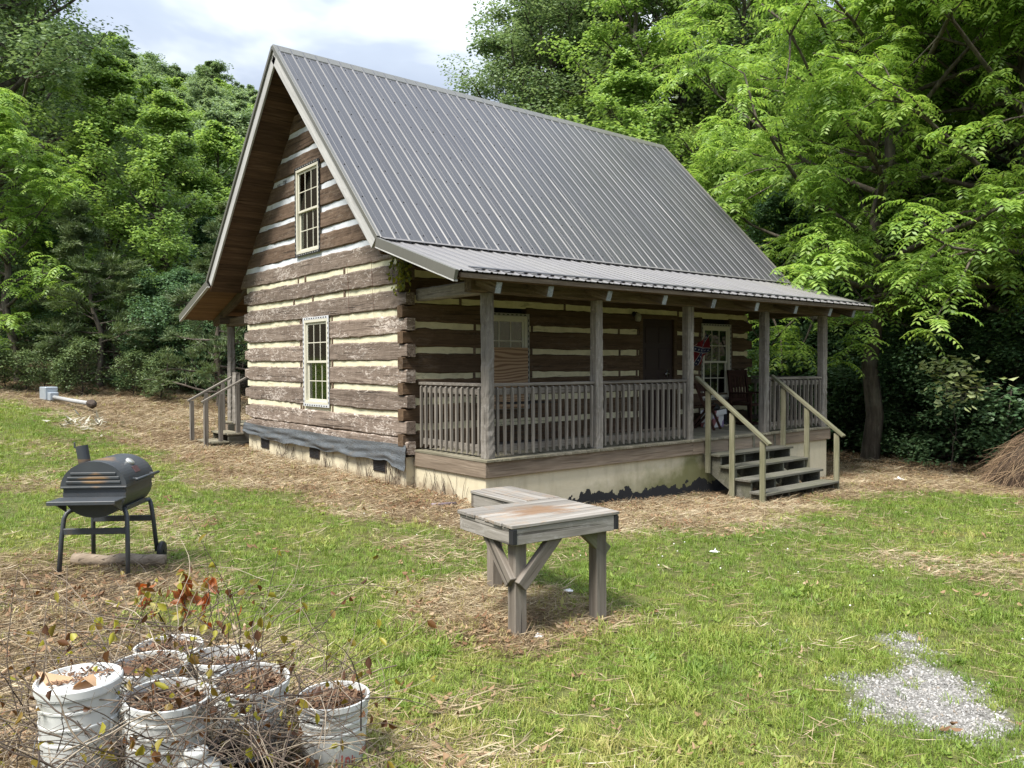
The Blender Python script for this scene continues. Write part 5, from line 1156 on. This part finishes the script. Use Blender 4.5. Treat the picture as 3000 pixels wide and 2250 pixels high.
# ------------------------------------------------------------------ brush, dead stems and leaves round the buckets
def twig(rng, p, d, ln, k=7, wob=.35, droop=0.):
    P = [np.array(p)]; d = np.array(d, float); d /= np.linalg.norm(d)
    for i in range(k): d = d+rng.normal(0, wob/k**.5*.6, 3)+np.array([0, 0, -droop/k]); d /= np.linalg.norm(d); P.append(P[-1]+d*ln/k)
    return np.array(P)
def build_brush():
    rng = np.random.default_rng(21); lines, rads = [], []; tips = []
    cen = [(-5.5, -6.95), (-5.2, -7.15), (-4.9, -7.0), (-5.0, -6.7), (-5.25, -6.5), (-5.0, -6.25), (-4.95, -7.1), (-5.45, -6.4), (-5.65, -7.0), (-5.15, -6.95)]
    for i in range(1150):
        c = cen[rng.integers(len(cen))]; x, y = c[0]+rng.normal(0, .20), c[1]+rng.normal(0, .17); z = gz1(x, y)+rng.uniform(0, .46)*(rng.random() < .75)
        el = rng.normal(.25, .45); az = rng.random()*6.283; P = twig(rng, (x, y, z), (math.cos(az)*math.cos(el), math.sin(az)*math.cos(el), math.sin(el)), rng.uniform(.25, .75), 8, .55, .5)
        P[:, 2] = np.maximum(P[:, 2], gz(P[:, 0], P[:, 1])+.004); lines.append(P); rads.append(rng.uniform(.0013, .0034)); tips.append(P[-1]); tips.append(P[5])
        if rng.random() < .6:
            q = P[rng.integers(3, 7)]; a2 = rng.random()*6.283; B = twig(rng, q, (math.cos(a2), math.sin(a2), rng.normal(.3, .4)), rng.uniform(.08, .25), 4, .5); lines.append(B); rads.append(.0011); tips.append(B[-1])
    V, F = soup_tubes(lines, rads, 4); m = wood('twig_bark', (.06, .04, .03), (.15, .11, .085), (.33, .27, .21), crack=.2)
    tw = NT('twig'); r = tw.n('NewGeometry').outputs['Random Per Island']; tw.bsdf(tw.ramp(r, [(0, (.035, .023, .017)), (.45, (.085, .06, .043)), (.8, (.20, .155, .11)), (1, (.36, .30, .22))]), .85)
    bp = tag(link('dead_brush', mesh('dead_brush', V, F, tw.m)), 'tangle of dead vine stems grown over the white buckets', 'brush', kind='stuff')
    # leaves still hanging on the stems
    tips = np.array(tips); sel = tips[rng.random(len(tips)) < .34]; n = len(sel); d = unit(np.c_[rng.normal(0, .6, (n, 2)), rng.normal(-.8, .4, n)]); v, f = leaf6(sel, d, unit(np.cross(d, rng.normal(0, 1, (n, 3)))), rng.uniform(.022, .055, n), rng.uniform(.014, .034, n))
    lm = leafmat('brush_leaf', [(.04, .022, .015), (.10, .045, .022), (.14, .06, .02), (.30, .27, .035), (.40, .40, .05)], trans=.35, tcol=(1, .9, .4)); o = link('brush_leaves', mesh('brush_leaves', v, f, lm), bp); o['kind'] = 'stuff'
    # the plant with big rust-red leaves
    bx_, by_ = gpt(552, 1893)[:2]; zb = gz1(bx_, by_); M = T(bx_, by_, zb); root = empty('withered_plant', M); tag(root, 'withered plant with rust-orange leaves rising behind the buckets', 'plant')
    rust = leafmat('rust_leaf', [(.16, .045, .015), (.27, .085, .022), (.34, .14, .04)], trans=.4, tcol=(1.3, .7, .3)); yel = leafmat('yellowed_leaf', [(.34, .30, .07), (.45, .42, .16)], trans=.4, tcol=(1.1, 1, .5))
    ln = [twig(rng, (0, 0, 0), (-.05, .1, 1), .44, 8, .12), twig(rng, (.03, .0, 0), (.22, -.12, 1), .42, 8, .15), twig(rng, (-.06, .02, 0), (-.45, .3, 1), .42, 8, .15), twig(rng, (.08, -.05, 0), (.55, -.45, 1), .52, 8, .12), twig(rng, (.05, -.03, 0), (.30, -.25, 1), .40, 8, .12)]
    V, F = soup_tubes(ln, [.005]*5, 5); link('stem', mesh('stem', V, F, tw.m), root, M)
    for k in range(84):
        P = ln[[0, 0, 0, 1, 1, 2, 2][rng.integers(7)] if k > 3 else 3+k % 2] if k < 24 else ln[0 if k < 36 else k % 3]; q = P[rng.integers(3, 9) if k < 24 or k > 48 else rng.integers(5, 9)]+rng.normal(0, .008, 3); d = unit(np.array([[rng.normal(0, .5), rng.normal(0, .5), rng.normal(-.75, .5)]])); L_ = rng.uniform(.07, .14)*(1.0 if 26 < k < 52 else .6)
        n4 = 4; s = unit(np.cross(d, rng.normal(0, 1, (1, 3)))); nn = np.cross(d, s); V, F = [], []
        for i in range(n4+1):
            t_ = i/n4; wv = L_*.24*math.sin(math.pi*min(1, t_*.92+.06))**.8; cc = q+d[0]*L_*t_+nn[0]*L_*.18*math.sin(t_*2.4); V += [cc-s[0]*wv+nn[0]*wv*.4, cc, cc+s[0]*wv+nn[0]*wv*.4]
        F = [[3*i+j, 3*i+j+1, 3*i+j+4, 3*i+j+3] for i in range(n4) for j in range(2)]; link('leaf', mesh('leaf', V, F, rust if rng.random() < .68 else yel, True), root, M)
    # a thin dead stalk standing by the grill
    g = gpt(192, 1990); V, F = soup_tubes([twig(rng, (0, 0, -.03), (.08, .3, 1), .62, 9, .1)], [.005], 6); tag(link('dead_stalk', mesh('dead_stalk', V, F, tw.m), None, T(*g)), 'single bare stalk standing between the grill and the lidded bucket', 'stalk')
    # litter of cut stems under the grill and on the left
    lines, rads = [], []
    for i in range(520):
        u = rng.random(); 
        if u < .55: x, y = rng.normal(-4.85, .55), rng.normal(-3.75, .45)
        elif u < .8: x, y = rng.normal(-5.35, .4), rng.normal(-5.4, .8)
        else: x, y = rng.normal(-5.2, .35), rng.normal(-7.2, .25)
        az = rng.random()*6.283; P = twig(rng, (x, y, gz1(x, y)+.01), (math.cos(az), math.sin(az), .1), rng.uniform(.15, .6), 6, .5); P[:, 2] = np.clip(P[:, 2], gz(P[:, 0], P[:, 1])+.004, gz(P[:, 0], P[:, 1])+.09); lines.append(P); rads.append(rng.uniform(.0015, .004))
    V, F = soup_tubes(lines, rads, 3); tag(link('cut_stems', mesh('cut_stems', V, F, tw.m)), 'cut dead stems strewn on the ground under and in front of the grill', 'stems', kind='stuff')
    # dead vines on the foundation and corner
    lines, rads = [], []
    for i in range(95):
        if rng.random() < .8: y = rng.uniform(-.05, 6.2); y = y if rng.random() < .35 else rng.choice([.25, .45, 1.1, 2.6, 3.9, 4.4])+rng.normal(0, .1); base = (.0, y, gz1(-.05, y)); d = (0, rng.normal(0, .35), 1); nm = 0; top = rng.uniform(.25, .55)
        else: y = rng.uniform(-1.5, .0); base = (.15, y, gz1(.1, y)); d = (0, rng.normal(0, .3), 1); top = rng.uniform(.15, .45); nm = 1
        P = twig(rng, base, d, top, 8, .5); P[:, 0] = (.012 if nm == 0 else .155)-np.abs(rng.normal(0, .008, len(P))); lines.append(P); rads.append(rng.uniform(.0025, .006))
    V, F = soup_tubes(lines, rads, 4); tag(link('dead_vine', mesh('dead_vine', V, F, tw.m)), 'dead brown vine stems clinging to the cream foundation', 'vine', kind='stuff')
    # yellow-green vine hanging at the corner under the porch roof
    M = T(-.06, -.12, 2.75); root = empty('hanging_vine', M); tag(root, 'yellowing vine hanging from the roof corner above the porch', 'vine')
    ls = [twig(rng, (rng.normal(0, .05), rng.normal(0, .06), .15), (0, 0, -1), rng.uniform(.3, .62), 7, .2) for _ in range(9)]; V, F = soup_tubes(ls, [.003]*9, 4); link('stem', mesh('stem', V, F, tw.m), root, M)
    pts = np.concatenate([np.repeat(P[1:], 5, 0) for P in ls]); pts = pts+rng.normal(0, .035, pts.shape); n = len(pts); d = unit(np.c_[rng.normal(0, .5, (n, 2)), rng.normal(-1, .3, n)]); v, f = kites(pts, d, unit(np.cross(d, rng.normal(0, 1, (n, 3)))), rng.uniform(.05, .09, n), rng.uniform(.03, .05, n)); o = link('foliage', mesh('foliage', v, f, leafmat('vine_leaf', [(.06, .085, .02), (.20, .22, .03), (.42, .38, .05)], trans=.4)), root, M); o['kind'] = 'stuff'
    lines = [twig(rng, (-.012, yy, 2.9), (0, rng.normal(0, .1), -1), 1.0, 9, .2) for yy in (1.75, .95)]
    for P in lines: P[:, 0] = -.016
    V, F = soup_tubes(lines, [.004, .003], 4); tag(link('red_vine', mesh('red_vine', V, F, plain('red_stem', (.10, .035, .02), .8))), 'two thin reddish vine strands on the upper gable logs', 'vine')
build_brush()

# ------------------------------------------------------------------ odds and ends in the yard
def build_odds():
    a, b = gpt(150, 1180), gpt(262, 1212); d = Vector(b-a); ang = math.atan2(d.y, d.x)
    gm = plain('galvanised', (.36, .40, .44), .45, .15, metal=.3); M = T(*a) @ RZ(ang); ln = min(d.length, 6.)
    root = empty('toppled_meter_post', M); tag(root, 'toppled grey utility post with a metal box lying across the straw', 'post')
    mb = MB(); mb.tube([(.25, 0, .14), (ln*.5, 0, .09), (ln, 0, .05)], .055, 12); mb.build('pole', plain('pole_paint', (.30, .30, .295), .6, .35, 9.), root, smooth=True)
    mb = MB(); mb.box(-.45, .05, -.16, .16, .06, .42, .015); mb.build('meter_box', gm, root); mb = MB(); mb.box(.05, .28, -.11, .11, .05, .27, .012); mb.build('lower_box', gm, root)
    mb = MB(); rng = np.random.default_rng(8); mb.lathe([(0, -.14), (.07, -.13), (.11, -.03), (.09, .04), (.12, .1), (.05, .2), (0, .22)], 7, T(ln+.1, 0, .05) @ Matrix.Rotation(R(97), 4, 'Y')); mb.build('footing', plain('soil_clod', (.06, .045, .035), .95, .4, 12.), root)
    # purple-grey pipe by the foundation corner
    p, q = gpt(1265, 1487), gpt(1335, 1483); mb = MB(); mb.tube([(p[0], p[1], p[2]+.03), (q[0], q[1], q[2]+.03)], .022, 10); tag(mb.world('pipe', plain('pipe_plum', (.17, .13, .15), .5), smooth=True), 'short plum-grey pipe lying in the leaves near the porch corner', 'pipe')
    rng = np.random.default_rng(4)
    for (px, py, sz, lab) in ((2635, 1408, .16, 'crumpled white rag on the grass at the edge of the woods'), (1578, 1874, .05, 'bit of clear plastic litter at the foot of the near table leg'), (2093, 1622, .06, 'scrap of white paper on the lawn right of the work table'), (1665, 1740, .05, 'white scrap lying on the grass under the work table')):
        g = gpt(px, py); n = 7; V = [(sz*(i/n-.5)*1.5, sz*(j/n-.5), sz*.45*abs(rng.normal(0, .5))*math.sin(math.pi*i/n)*math.sin(math.pi*j/n)+.02) for i in range(n+1) for j in range(n+1)]; F = [[i*(n+1)+j, (i+1)*(n+1)+j, (i+1)*(n+1)+j+1, i*(n+1)+j+1] for i in range(n) for j in range(n)]
        tag(link('litter', mesh('litter', V, F, plain('paper', (.78, .78, .78), .7)), None, T(*g) @ RZ(rng.random()*6)), lab, 'litter', 'scraps of litter on the yard')
    for k in range(26):
        pass
    # pale sun-bleached leaves by the toppled post
    g = gpt(250, 1250); n = 60; p = np.c_[rng.normal(g[0], .28, n), rng.normal(g[1], .5, n)]; p = np.c_[p, gz(p[:, 0], p[:, 1])+rng.uniform(.02, .09, n)]; d = unit(np.c_[rng.normal(0, 1, (n, 2)), rng.normal(.1, .3, n)]); v, f = kites(p, d, unit(np.cross(d, np.c_[rng.normal(0, .4, (n, 2)), np.ones(n)])), rng.uniform(.12, .3, n), rng.uniform(.05, .1, n))
    tag(link('bleached_leaves', mesh('bleached_leaves', v, f, leafmat('bleached', [(.24, .21, .15), (.38, .36, .29), (.46, .44, .37)], trans=.15))), 'heap of pale bleached leaves on the grass beyond the grill', 'leaves', kind='stuff')
    # straw-brown brush heap on the right edge
    g = gpt(2960, 1432); lines, rads = [], []
    cx, cy = g[0]+.95, g[1]-.3
    for i in range(1500):
        a = rng.random()*6.283; r = 1.0*math.sqrt(rng.random()); x, y = cx+r*math.cos(a)*1.15, cy+r*math.sin(a); hh = 1.25*max(0, 1-r*r)**.8; P = twig(rng, (x, y, gz1(cx, cy)+hh*rng.uniform(.5, 1.0)), (math.cos(a)+rng.normal(0, .5), math.sin(a)+rng.normal(0, .5), rng.normal(-.6, .3)), rng.uniform(.25, .7), 5, .4, .6); lines.append(P); rads.append(rng.uniform(.003, .006))
    V, F = soup_tubes(lines, rads, 3); t = NT('heap_stem'); t.bsdf(t.ramp(t.n('NewGeometry').outputs['Random Per Island'], [(0, (.05, .03, .02)), (.5, (.15, .095, .055)), (1, (.30, .21, .125))]), .9); hp = tag(link('brush_heap', mesh('brush_heap', V, F, t.m)), 'brown heap of cut dead brush at the right edge of the lawn', 'brush heap', kind='stuff')
    mb = MB(); mb.lathe([(1.0, -.3), (.9, .25), (.65, .62), (.35, .88), (0, 1.0)], 20, T(cx, cy, gz1(cx, cy))); o = mb.world('heap_core', plain('heap_core', (.05, .034, .022), .95, .4, 9.), hp); 
build_odds()
# ------------------------------------------------------------------ trees
def bark(name, a, b, c):
    t = NT(name); n1 = t.noise(t.coords((9, 9, 1.6), rand=False), 1, 5, .65, .5); n2 = t.noise(t.coords((1, 1, 1), rand=False), 2.2, 4); cc = t.ramp(n1, [(.3, a), (.5, b), (.72, c)]); cc = t.mix(t.ramp(n2, [(.5, 0.), (.75, .5)]), cc, (.17, .175, .13)); t.bsdf(cc, .92, n1, .8, .04); return t.m
BARK = bark('bark', (.022, .017, .012), (.07, .055, .042), (.15, .125, .10))
LM = {
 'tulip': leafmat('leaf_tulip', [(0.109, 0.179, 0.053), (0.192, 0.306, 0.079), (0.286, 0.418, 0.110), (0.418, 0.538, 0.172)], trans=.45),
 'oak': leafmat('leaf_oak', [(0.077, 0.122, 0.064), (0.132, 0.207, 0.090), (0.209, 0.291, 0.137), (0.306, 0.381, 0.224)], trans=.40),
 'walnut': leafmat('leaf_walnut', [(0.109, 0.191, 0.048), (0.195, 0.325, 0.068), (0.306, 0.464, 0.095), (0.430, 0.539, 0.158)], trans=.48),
 'under': leafmat('leaf_understory', [(0.041, 0.083, 0.050), (0.074, 0.146, 0.067), (0.127, 0.220, 0.101), (0.204, 0.308, 0.151)], trans=.36),  # darker palette: shade under the canopy put into the leaf colour
 'pine': leafmat('needle', [(0.039, 0.065, 0.030), (0.078, 0.120, 0.046), (0.129, 0.177, 0.066), (0.193, 0.235, 0.098)], trans=.25, gloss=.1),
 'far': leafmat('leaf_far', [(0.100, 0.157, 0.084), (0.174, 0.257, 0.127), (0.265, 0.358, 0.185), (0.390, 0.469, 0.277)], trans=.40),  # far leaves paled and greyed: distance haze put into the leaf colour
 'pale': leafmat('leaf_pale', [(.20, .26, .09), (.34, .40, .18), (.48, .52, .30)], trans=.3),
}
def skeleton(rng, H, rad, base, n_limb, lean=(0, 0), fork=0, rise=(.25, .9), prof=None, sub=5, r0=None):
    """trunk and limbs as polylines with radii, and the twig ends that carry leaves"""
    r0 = r0 or H*.018; lines, rr, ends = [], [], []
    k = 12; P = np.zeros((k+1, 3)); P[:, 2] = np.linspace(0, H*.96, k+1); w = np.cumsum(rng.normal(0, H*.012, (k+1, 2)), 0); w -= w[0]; P[:, :2] = w+np.linspace(0, 1, k+1)[:, None]*np.array(lean)
    lines.append(P); rr.append(np.linspace(r0, r0*.12, k+1))
    prof = prof or (lambda t: math.sin(math.pi*min(1, .12+.88*t)**.75)**.8*.9+.12)
    for i in range(n_limb):
        t = (i+rng.random())/n_limb; z = base+(H*.97-base)*t; tr = z/(H*.96)*k; j = int(min(k-1, tr)); b = P[j]+(P[j+1]-P[j])*(tr-j)
        az = i*2.39996+rng.normal(0, .35); ln = rad*prof(t)*rng.uniform(.75, 1.2); el = rise[0]+(rise[1]-rise[0])*t+rng.normal(0, .14)
        d = np.array([math.cos(az)*math.cos(el), math.sin(az)*math.cos(el), math.sin(el)]); Q = [b]; m = 6
        for q in range(m): d = d+rng.normal(0, .12, 3)+np.array([0, 0, .03-.05*q/m]); d /= np.linalg.norm(d); Q.append(Q[-1]+d*ln/m)
        Q = np.array(Q); lines.append(Q); rb = max(.012, r0*.42*(1-.75*t)); rr.append(np.linspace(rb, rb*.2, m+1))
        for s in range(sub):
            u = rng.uniform(.3, 1.0); q = u*m; jj = int(min(m-1, q)); sb = Q[jj]+(Q[jj+1]-Q[jj])*(q-jj); dl = unit(Q[jj+1]-Q[jj]); sd = unit(dl*.5+rng.normal(0, .6, 3)+np.array([0, 0, .12])); sl = ln*rng.uniform(.22, .45)*(1.15-.4*u)
            S = np.array([sb, sb+sd*sl*.5+rng.normal(0, sl*.05, 3), sb+sd*sl+np.array([0, 0, -sl*.08])]); lines.append(S); rr.append(np.linspace(rb*.35, rb*.1, 3))
            for f in (.35, .7, 1.): ends.append(np.r_[sb+(S[2]-sb)*f, sd, sl])
        ends.append(np.r_[Q[-1], d, ln*.3])
    return lines, rr, np.array(ends)
def tubes_r(lines, rr, n=6):
    V, F, off = [], [], 0
    for P, r in zip(lines, rr):
        k = len(P); d = unit(np.gradient(P, axis=0)); ref = np.array([.8, .6, .05]) if abs(d[0][2]) > .7 else np.array([.1, .2, 1.]); a = unit(np.cross(d, ref)); b = np.cross(d, a); r = np.asarray(r)[:, None]
        V.append(np.stack([P+(a*math.cos(6.2832*j/n)+b*math.sin(6.2832*j/n))*r for j in range(n)], 1).reshape(-1, 3)); i = np.arange(k-1)[:, None]*n; j = np.arange(n)[None]; j2 = (j+1) % n
        F.append(np.stack([i+j, i+j2, i+n+j2, i+n+j], -1).reshape(-1, 4)+off); off += k*n
    return np.concatenate(V), np.concatenate(F)
def leaves_broad(rng, ends, n, size, spread=.28, droop=.5, keep=.6):
    """leaves set as domed pads round the twig ends: a lit top skin, hollow and dark beneath"""
    ends = ends[rng.random(len(ends)) < keep+.1]; e = ends[rng.integers(0, len(ends), n)]; rc = np.clip(e[:, 6:7]*spread*2.1, .22, 1.05)
    u = unit(rng.normal(0, 1, (n, 3))+np.array([0, 0, .45])); r = rc*(.45+.6*rng.random((n, 1))**.6); p = e[:, :3]+u*r*np.array([1, 1, .62])+e[:, 3:6]*rc*.3+rng.normal(0, .05, (n, 3))
    nrm = unit(u*.55+np.c_[rng.normal(0, .38, (n, 2)), .75+.3*rng.random(n)]); d = unit(np.c_[u[:, :2]*.8+rng.normal(0, .55, (n, 2)), -droop*rng.random(n)]); d = unit(d-nrm*(d*nrm).sum(1, keepdims=True)*.8); s = unit(np.cross(d, nrm))
    return kites(p, d, s, size*rng.uniform(.6, 1.25, n), size*rng.uniform(.5, .85, n), rng.uniform(.02, .22, n))
def leaves_pinnate(rng, ends, n, size, pairs=7):
    """feather leaves fanning out and drooping from each twig end"""
    ends = ends[rng.random(len(ends)) < .72]; e = ends[rng.integers(0, len(ends), n)]; p = e[:, :3]+rng.normal(0, .14, (n, 3))+e[:, 3:6]*(rng.random((n, 1))*.25); az = rng.random(n)*6.283
    hd = np.c_[np.cos(az), np.sin(az), np.zeros(n)]; L_ = size*rng.uniform(.65, 1.25, n); el0 = rng.normal(.55, .28, n); VV, FF, off = [], [], 0
    side = np.c_[-hd[:, 1], hd[:, 0], np.zeros(n)]
    for k in range(1, pairs+1):
        t = k/pairs; el = el0-1.5*t*rng.uniform(.8, 1.1, n); q = p+hd*(L_*t*.88)[:, None]+np.c_[np.zeros((n, 2)), (np.sin(el0)*t-.75*t*t)*L_]
        dr = hd*np.cos(el)[:, None]+np.c_[np.zeros((n, 2)), np.sin(el)]
        for s in (-1, 1):
            d = unit(dr*.42+side*s*.85+np.c_[np.zeros((n, 2)), -.22*np.ones(n)]); nn = unit(np.cross(side, dr)); sv = unit(np.cross(d, nn)); v, f = kites(q, d, sv, L_*.30*(1-.35*abs(t-.45)), L_*.095, np.full(n, .10)); VV.append(v); FF.append(f+off); off += len(v)
    return np.concatenate(VV), np.concatenate(FF)
def leaves_needle(rng, ends, n, size):
    e = ends[rng.integers(0, len(ends), n)]; p = e[:, :3]+rng.normal(0, 1, (n, 3))*np.maximum(.09, e[:, 6:7]*.16)*np.array([1, 1, .22]); d = unit(e[:, 3:6]*.9+rng.normal(0, .6, (n, 3))*np.array([1, 1, .5])+np.array([0, 0, .2])); s = unit(np.cross(d, rng.normal(0, 1, (n, 3)))); return kites(p, d, s, size*rng.uniform(.6, 1.3, n), size*.15*np.ones(n), rng.uniform(.0, .08, n))
PROTO = {}
def proto(kind, key, H, rad, base, n_limb, n_leaf, size, seed, leaf='broad', mat='oak', **kw):
    rng = np.random.default_rng(seed); sk = {k: v for k, v in kw.items() if k in ('lean', 'rise', 'prof', 'sub', 'r0')}
    lines, rr, ends = skeleton(rng, H, rad, base, n_limb, **sk)
    if kw.get('hide_twigs'): pass
    v, f = tubes_r(lines, rr, 7 if H > 8 else 5); lines[0]
    tm = mesh(kind+'_trunk', v, f, BARK, True)
    if leaf == 'broad': v, f = leaves_broad(rng, ends, n_leaf, size, kw.get('spread', .28), kw.get('droop', .5))
    elif leaf == 'pinnate': v, f = leaves_pinnate(rng, ends, n_leaf, size)
    else: v, f = leaves_needle(rng, ends, n_leaf, size)
    PROTO[key] = (kind, tm, mesh(kind+'_crown', v, f, LM[mat]), H)
def tree(key, x, y, s, rz, label, cat='tree', group=None, sz=1., z=None, tilt=0.):
    kind, tm, cm, H = PROTO[key]; z = gz1(x, y)-.12 if z is None else z
    M = T(x, y, z) @ RZ(rz) @ Matrix.Rotation(tilt, 4, 'X') @ Matrix.Diagonal((s, s, s*sz, 1)); root = empty(kind, M); tag(root, label, cat, group)
    for nm, me in (('trunk', tm), ('crown', cm)):
        o = bpy.data.objects.new(nm, me); COL.objects.link(o); o.parent = root
    return root
cone = lambda t: max(.08, 1.02-t)
proto('oak_tree', 'oak', 21, 5.2, 4.0, 50, 56000, .16, 1, 'broad', 'oak', spread=.30)
proto('oak_tree', 'oak2', 23, 5.2, 3.5, 56, 62000, .17, 2, 'broad', 'oak', spread=.30)
proto('tulip_tree', 'tulip', 20, 3.9, 3.0, 48, 36000, .17, 3, 'broad', 'tulip', spread=.27)
proto('tulip_tree', 'tulip_young', 11, 2.7, 1.0, 36, 26000, .15, 4, 'broad', 'tulip', spread=.28, rise=(.3, 1.0))
proto('walnut_tree', 'walnut', 15.5, 5.6, 3.4, 48, 7800, .58, 5, 'pinnate', 'walnut', r0=.23, rise=(.15, .75), sub=6, lean=(-.8, .6))
proto('walnut_tree', 'walnut_young', 9, 3.0, 1.6, 30, 2600, .55, 6, 'pinnate', 'walnut', rise=(.2, .9))
proto('understory_tree', 'under', 6.2, 2.1, .5, 30, 24000, .10, 7, 'broad', 'under', spread=.33, rise=(.1, .9))
proto('understory_tree', 'under2', 4.2, 1.9, .2, 26, 21000, .095, 8, 'broad', 'under', spread=.36, rise=(.15, 1.0))
proto('pine_tree', 'pine', 6.3, 3.1, .45, 34, 52000, .15, 9, 'needle', 'pine', prof=cone, rise=(-.02, .35), sub=9)
proto('pine_tree', 'pine2', 7.5, 2.9, .6, 30, 36000, .16, 10, 'needle', 'pine', prof=cone, rise=(-.1, .3), sub=7)
for k in range(4): proto('hill_tree', 'far%d' % k, 13, [4.2, 3.8, 4.6, 3.4][k], 2.5, 28, 19000, .26, 20+k, 'broad', ['far', 'oak', 'far', 'tulip'][k], spread=.40, sub=4)
proto('shrub', 'pale', 2.5, .85, 1.75, 10, 230, .16, 31, 'broad', 'pale', spread=.3, rise=(-.2, .4), r0=.009)
proto('shrub', 'weedy', 1.5, .75, .05, 14, 2600, .075, 32, 'broad', 'pine', spread=.4, rise=(.5, 1.2))

rt = np.random.default_rng(77); used = []
def at(px, dist): x, y, z = gdir(px, dist); return x, y
def put(key, px, dist, s, label, **kw):
    x, y = at(px, dist); used.append((x, y)); return tree(key, x, y, s, rt.random()*6.283, label, **kw)
ORD = 'first second third fourth fifth sixth seventh eighth ninth tenth eleventh twelfth thirteenth fourteenth fifteenth sixteenth'.split()
# left side, along the edge of the yard
put('oak2', 0, 38, 1.05, 'tall dark leafy tree rising out of the frame at the far left')
put('tulip', 20, 43, 1.0, 'dense leafy tree filling the top left corner of the picture')
put('walnut_young', 55, 31, 1.0, 'bright yellow-green feathery tree low at the left edge of the yard')
put('tulip_young', 330, 35, 1.08, 'pale green broad-leaved tree left of the pine at the yard edge')
put('tulip_young', 500, 33, .95, 'light green young tree between the pine and the cabin eave')
put('tulip', 440, 50, .74, 'sunlit yellow-green tree standing above the young trees at left')
put('oak', 230, 46, .68, 'dark rounded tree behind the pale green young trees')
put('pine', 300, 29.5, .98, 'dark green pine with spreading boughs behind the toppled post')
put('pine2', 640, 25.5, .86, 'yellow-green pine with bare lower twigs behind the back steps')
put('under', 640, 34, 1.05, 'dark green understory tree behind the back porch post')
put('under', 180, 32.5, .9, 'dark green bushy tree left of the dark pine')
put('under2', 450, 29.5, .9, 'low dark shrub in the shade right of the dark pine')
put('under', -80, 33, 1.0, 'bushy green tree cut by the left edge of the picture')
put('under2', 555, 30, .95, 'low leafy shrub in the gap left of the back steps')
put('under', 760, 31, 1.1, 'leafy understory tree hidden behind the cabin back corner')
for k, (px, d) in enumerate(((-50, 28.2), (15, 28.5), (75, 28), (130, 28.6), (190, 27.6), (240, 27.4), (390, 27.5), (470, 26.8))): put('weedy', px, d, rt.uniform(.7, 1.15), ORD[k]+' weedy bush from the left along the far edge of the yard', cat='bush', group='weedy bushes along the yard edge')
# behind the cabin and on the right
put('oak2', 1490, 40, .88, 'dense dark oak crown at the left of the wood above the ridge')
put('oak', 1590, 37, 1.0, 'big dark green oak above the cabin ridge against the sky')
put('oak2', 1720, 43, .95, 'tall leafy tree deep behind the oak and the tulip tree')
put('tulip', 1890, 33, 1.0, 'sunny green tulip tree above the right end of the roof')
x, y = 13.36, -.17; used.append((x, y)); tree('walnut', x, y, 1.0, 2.2, 'large feathery-leaved walnut tree with a forked trunk right of the porch')
put('walnut', 2780, 27.5, .95, 'feathery walnut tree high on the right behind the forked one')
put('walnut', 3050, 21, .95, 'feathery-leaved tree reaching in from the right edge')
put('walnut', 2900, 23.5, .9, 'bright feathery crown filling the upper right corner')
put('walnut_young', 2080, 28, 1.15, 'bright feathery young tree beside the far end of the roof')
put('tulip', 2350, 38, 1.0, 'tall green tree behind the walnut crowns')
put('oak2', 2650, 42, .9, 'dark tall tree at the back of the wood on the right')
put('oak', 2950, 40, .85, 'dark crown at the back of the wood on the far right')
put('oak', 2050, 47, .9, 'dark tall tree behind the tulip tree')
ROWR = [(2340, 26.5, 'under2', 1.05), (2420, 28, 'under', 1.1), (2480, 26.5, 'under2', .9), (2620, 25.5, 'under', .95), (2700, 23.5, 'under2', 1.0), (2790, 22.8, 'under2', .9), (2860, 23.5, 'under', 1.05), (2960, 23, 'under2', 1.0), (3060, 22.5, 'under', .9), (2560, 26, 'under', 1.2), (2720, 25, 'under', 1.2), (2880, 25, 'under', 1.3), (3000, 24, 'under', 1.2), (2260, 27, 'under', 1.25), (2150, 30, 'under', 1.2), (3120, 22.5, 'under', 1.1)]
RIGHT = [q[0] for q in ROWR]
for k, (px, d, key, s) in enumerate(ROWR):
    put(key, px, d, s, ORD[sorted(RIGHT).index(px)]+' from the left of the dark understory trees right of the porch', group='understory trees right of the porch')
put('pale', 2790, 19.3, 1.0, 'arching shrub with pale round leaves in front of the dark wood', cat='shrub')
put('oak', 1990, 37, 1.2, 'tall dark tree closing the sky behind the tulip tree')
put('oak2', 2140, 41, 1.2, 'tall leafy tree closing the sky above the roof end')
put('oak', 1780, 39, 1.05, 'leafy tree filling the gap between the oak and the tulip tree')
put('tulip', 2200, 33, .95, 'tall bright tree just right of the tulip tree above the roof end')
# wood behind: fill by distance so that no gap shows below the crowns
n_in = 0
for k in range(400):
    px = rt.uniform(1620, 3300); d = rt.uniform(30, 62); x, y = at(px, d)
    if min((x-a)**2+(y-b)**2 for a, b in used) < 9 or n_in >= 62: continue
    n_in += 1; used.append((x, y)); key = ['under', 'oak2', 'tulip', 'walnut_young', 'tulip_young', 'under', 'oak'][rt.integers(7)]; s = rt.uniform(.8, 1.15)*(.8 if key in ('oak', 'oak2', 'tulip') else 1.35)
    tree(key, x, y, s, rt.random()*6.283, 'leafy tree in the dense wood behind the cabin', group='trees in the wood behind the cabin')
# wooded hillside on the left
n_h = 0
for k in range(900):
    px = rt.uniform(-260, 900); d = 44+rt.random()**.8*88; x, y = at(px, d)
    if min((x-a)**2+(y-b)**2 for a, b in used) < 13 or n_h >= 190: continue
    n_h += 1; used.append((x, y)); tree('far%d' % rt.integers(4), x, y, rt.uniform(.7, 1.1), rt.random()*6.283, 'leafy tree on the wooded hillside left of the roof', group='trees on the far hillside')
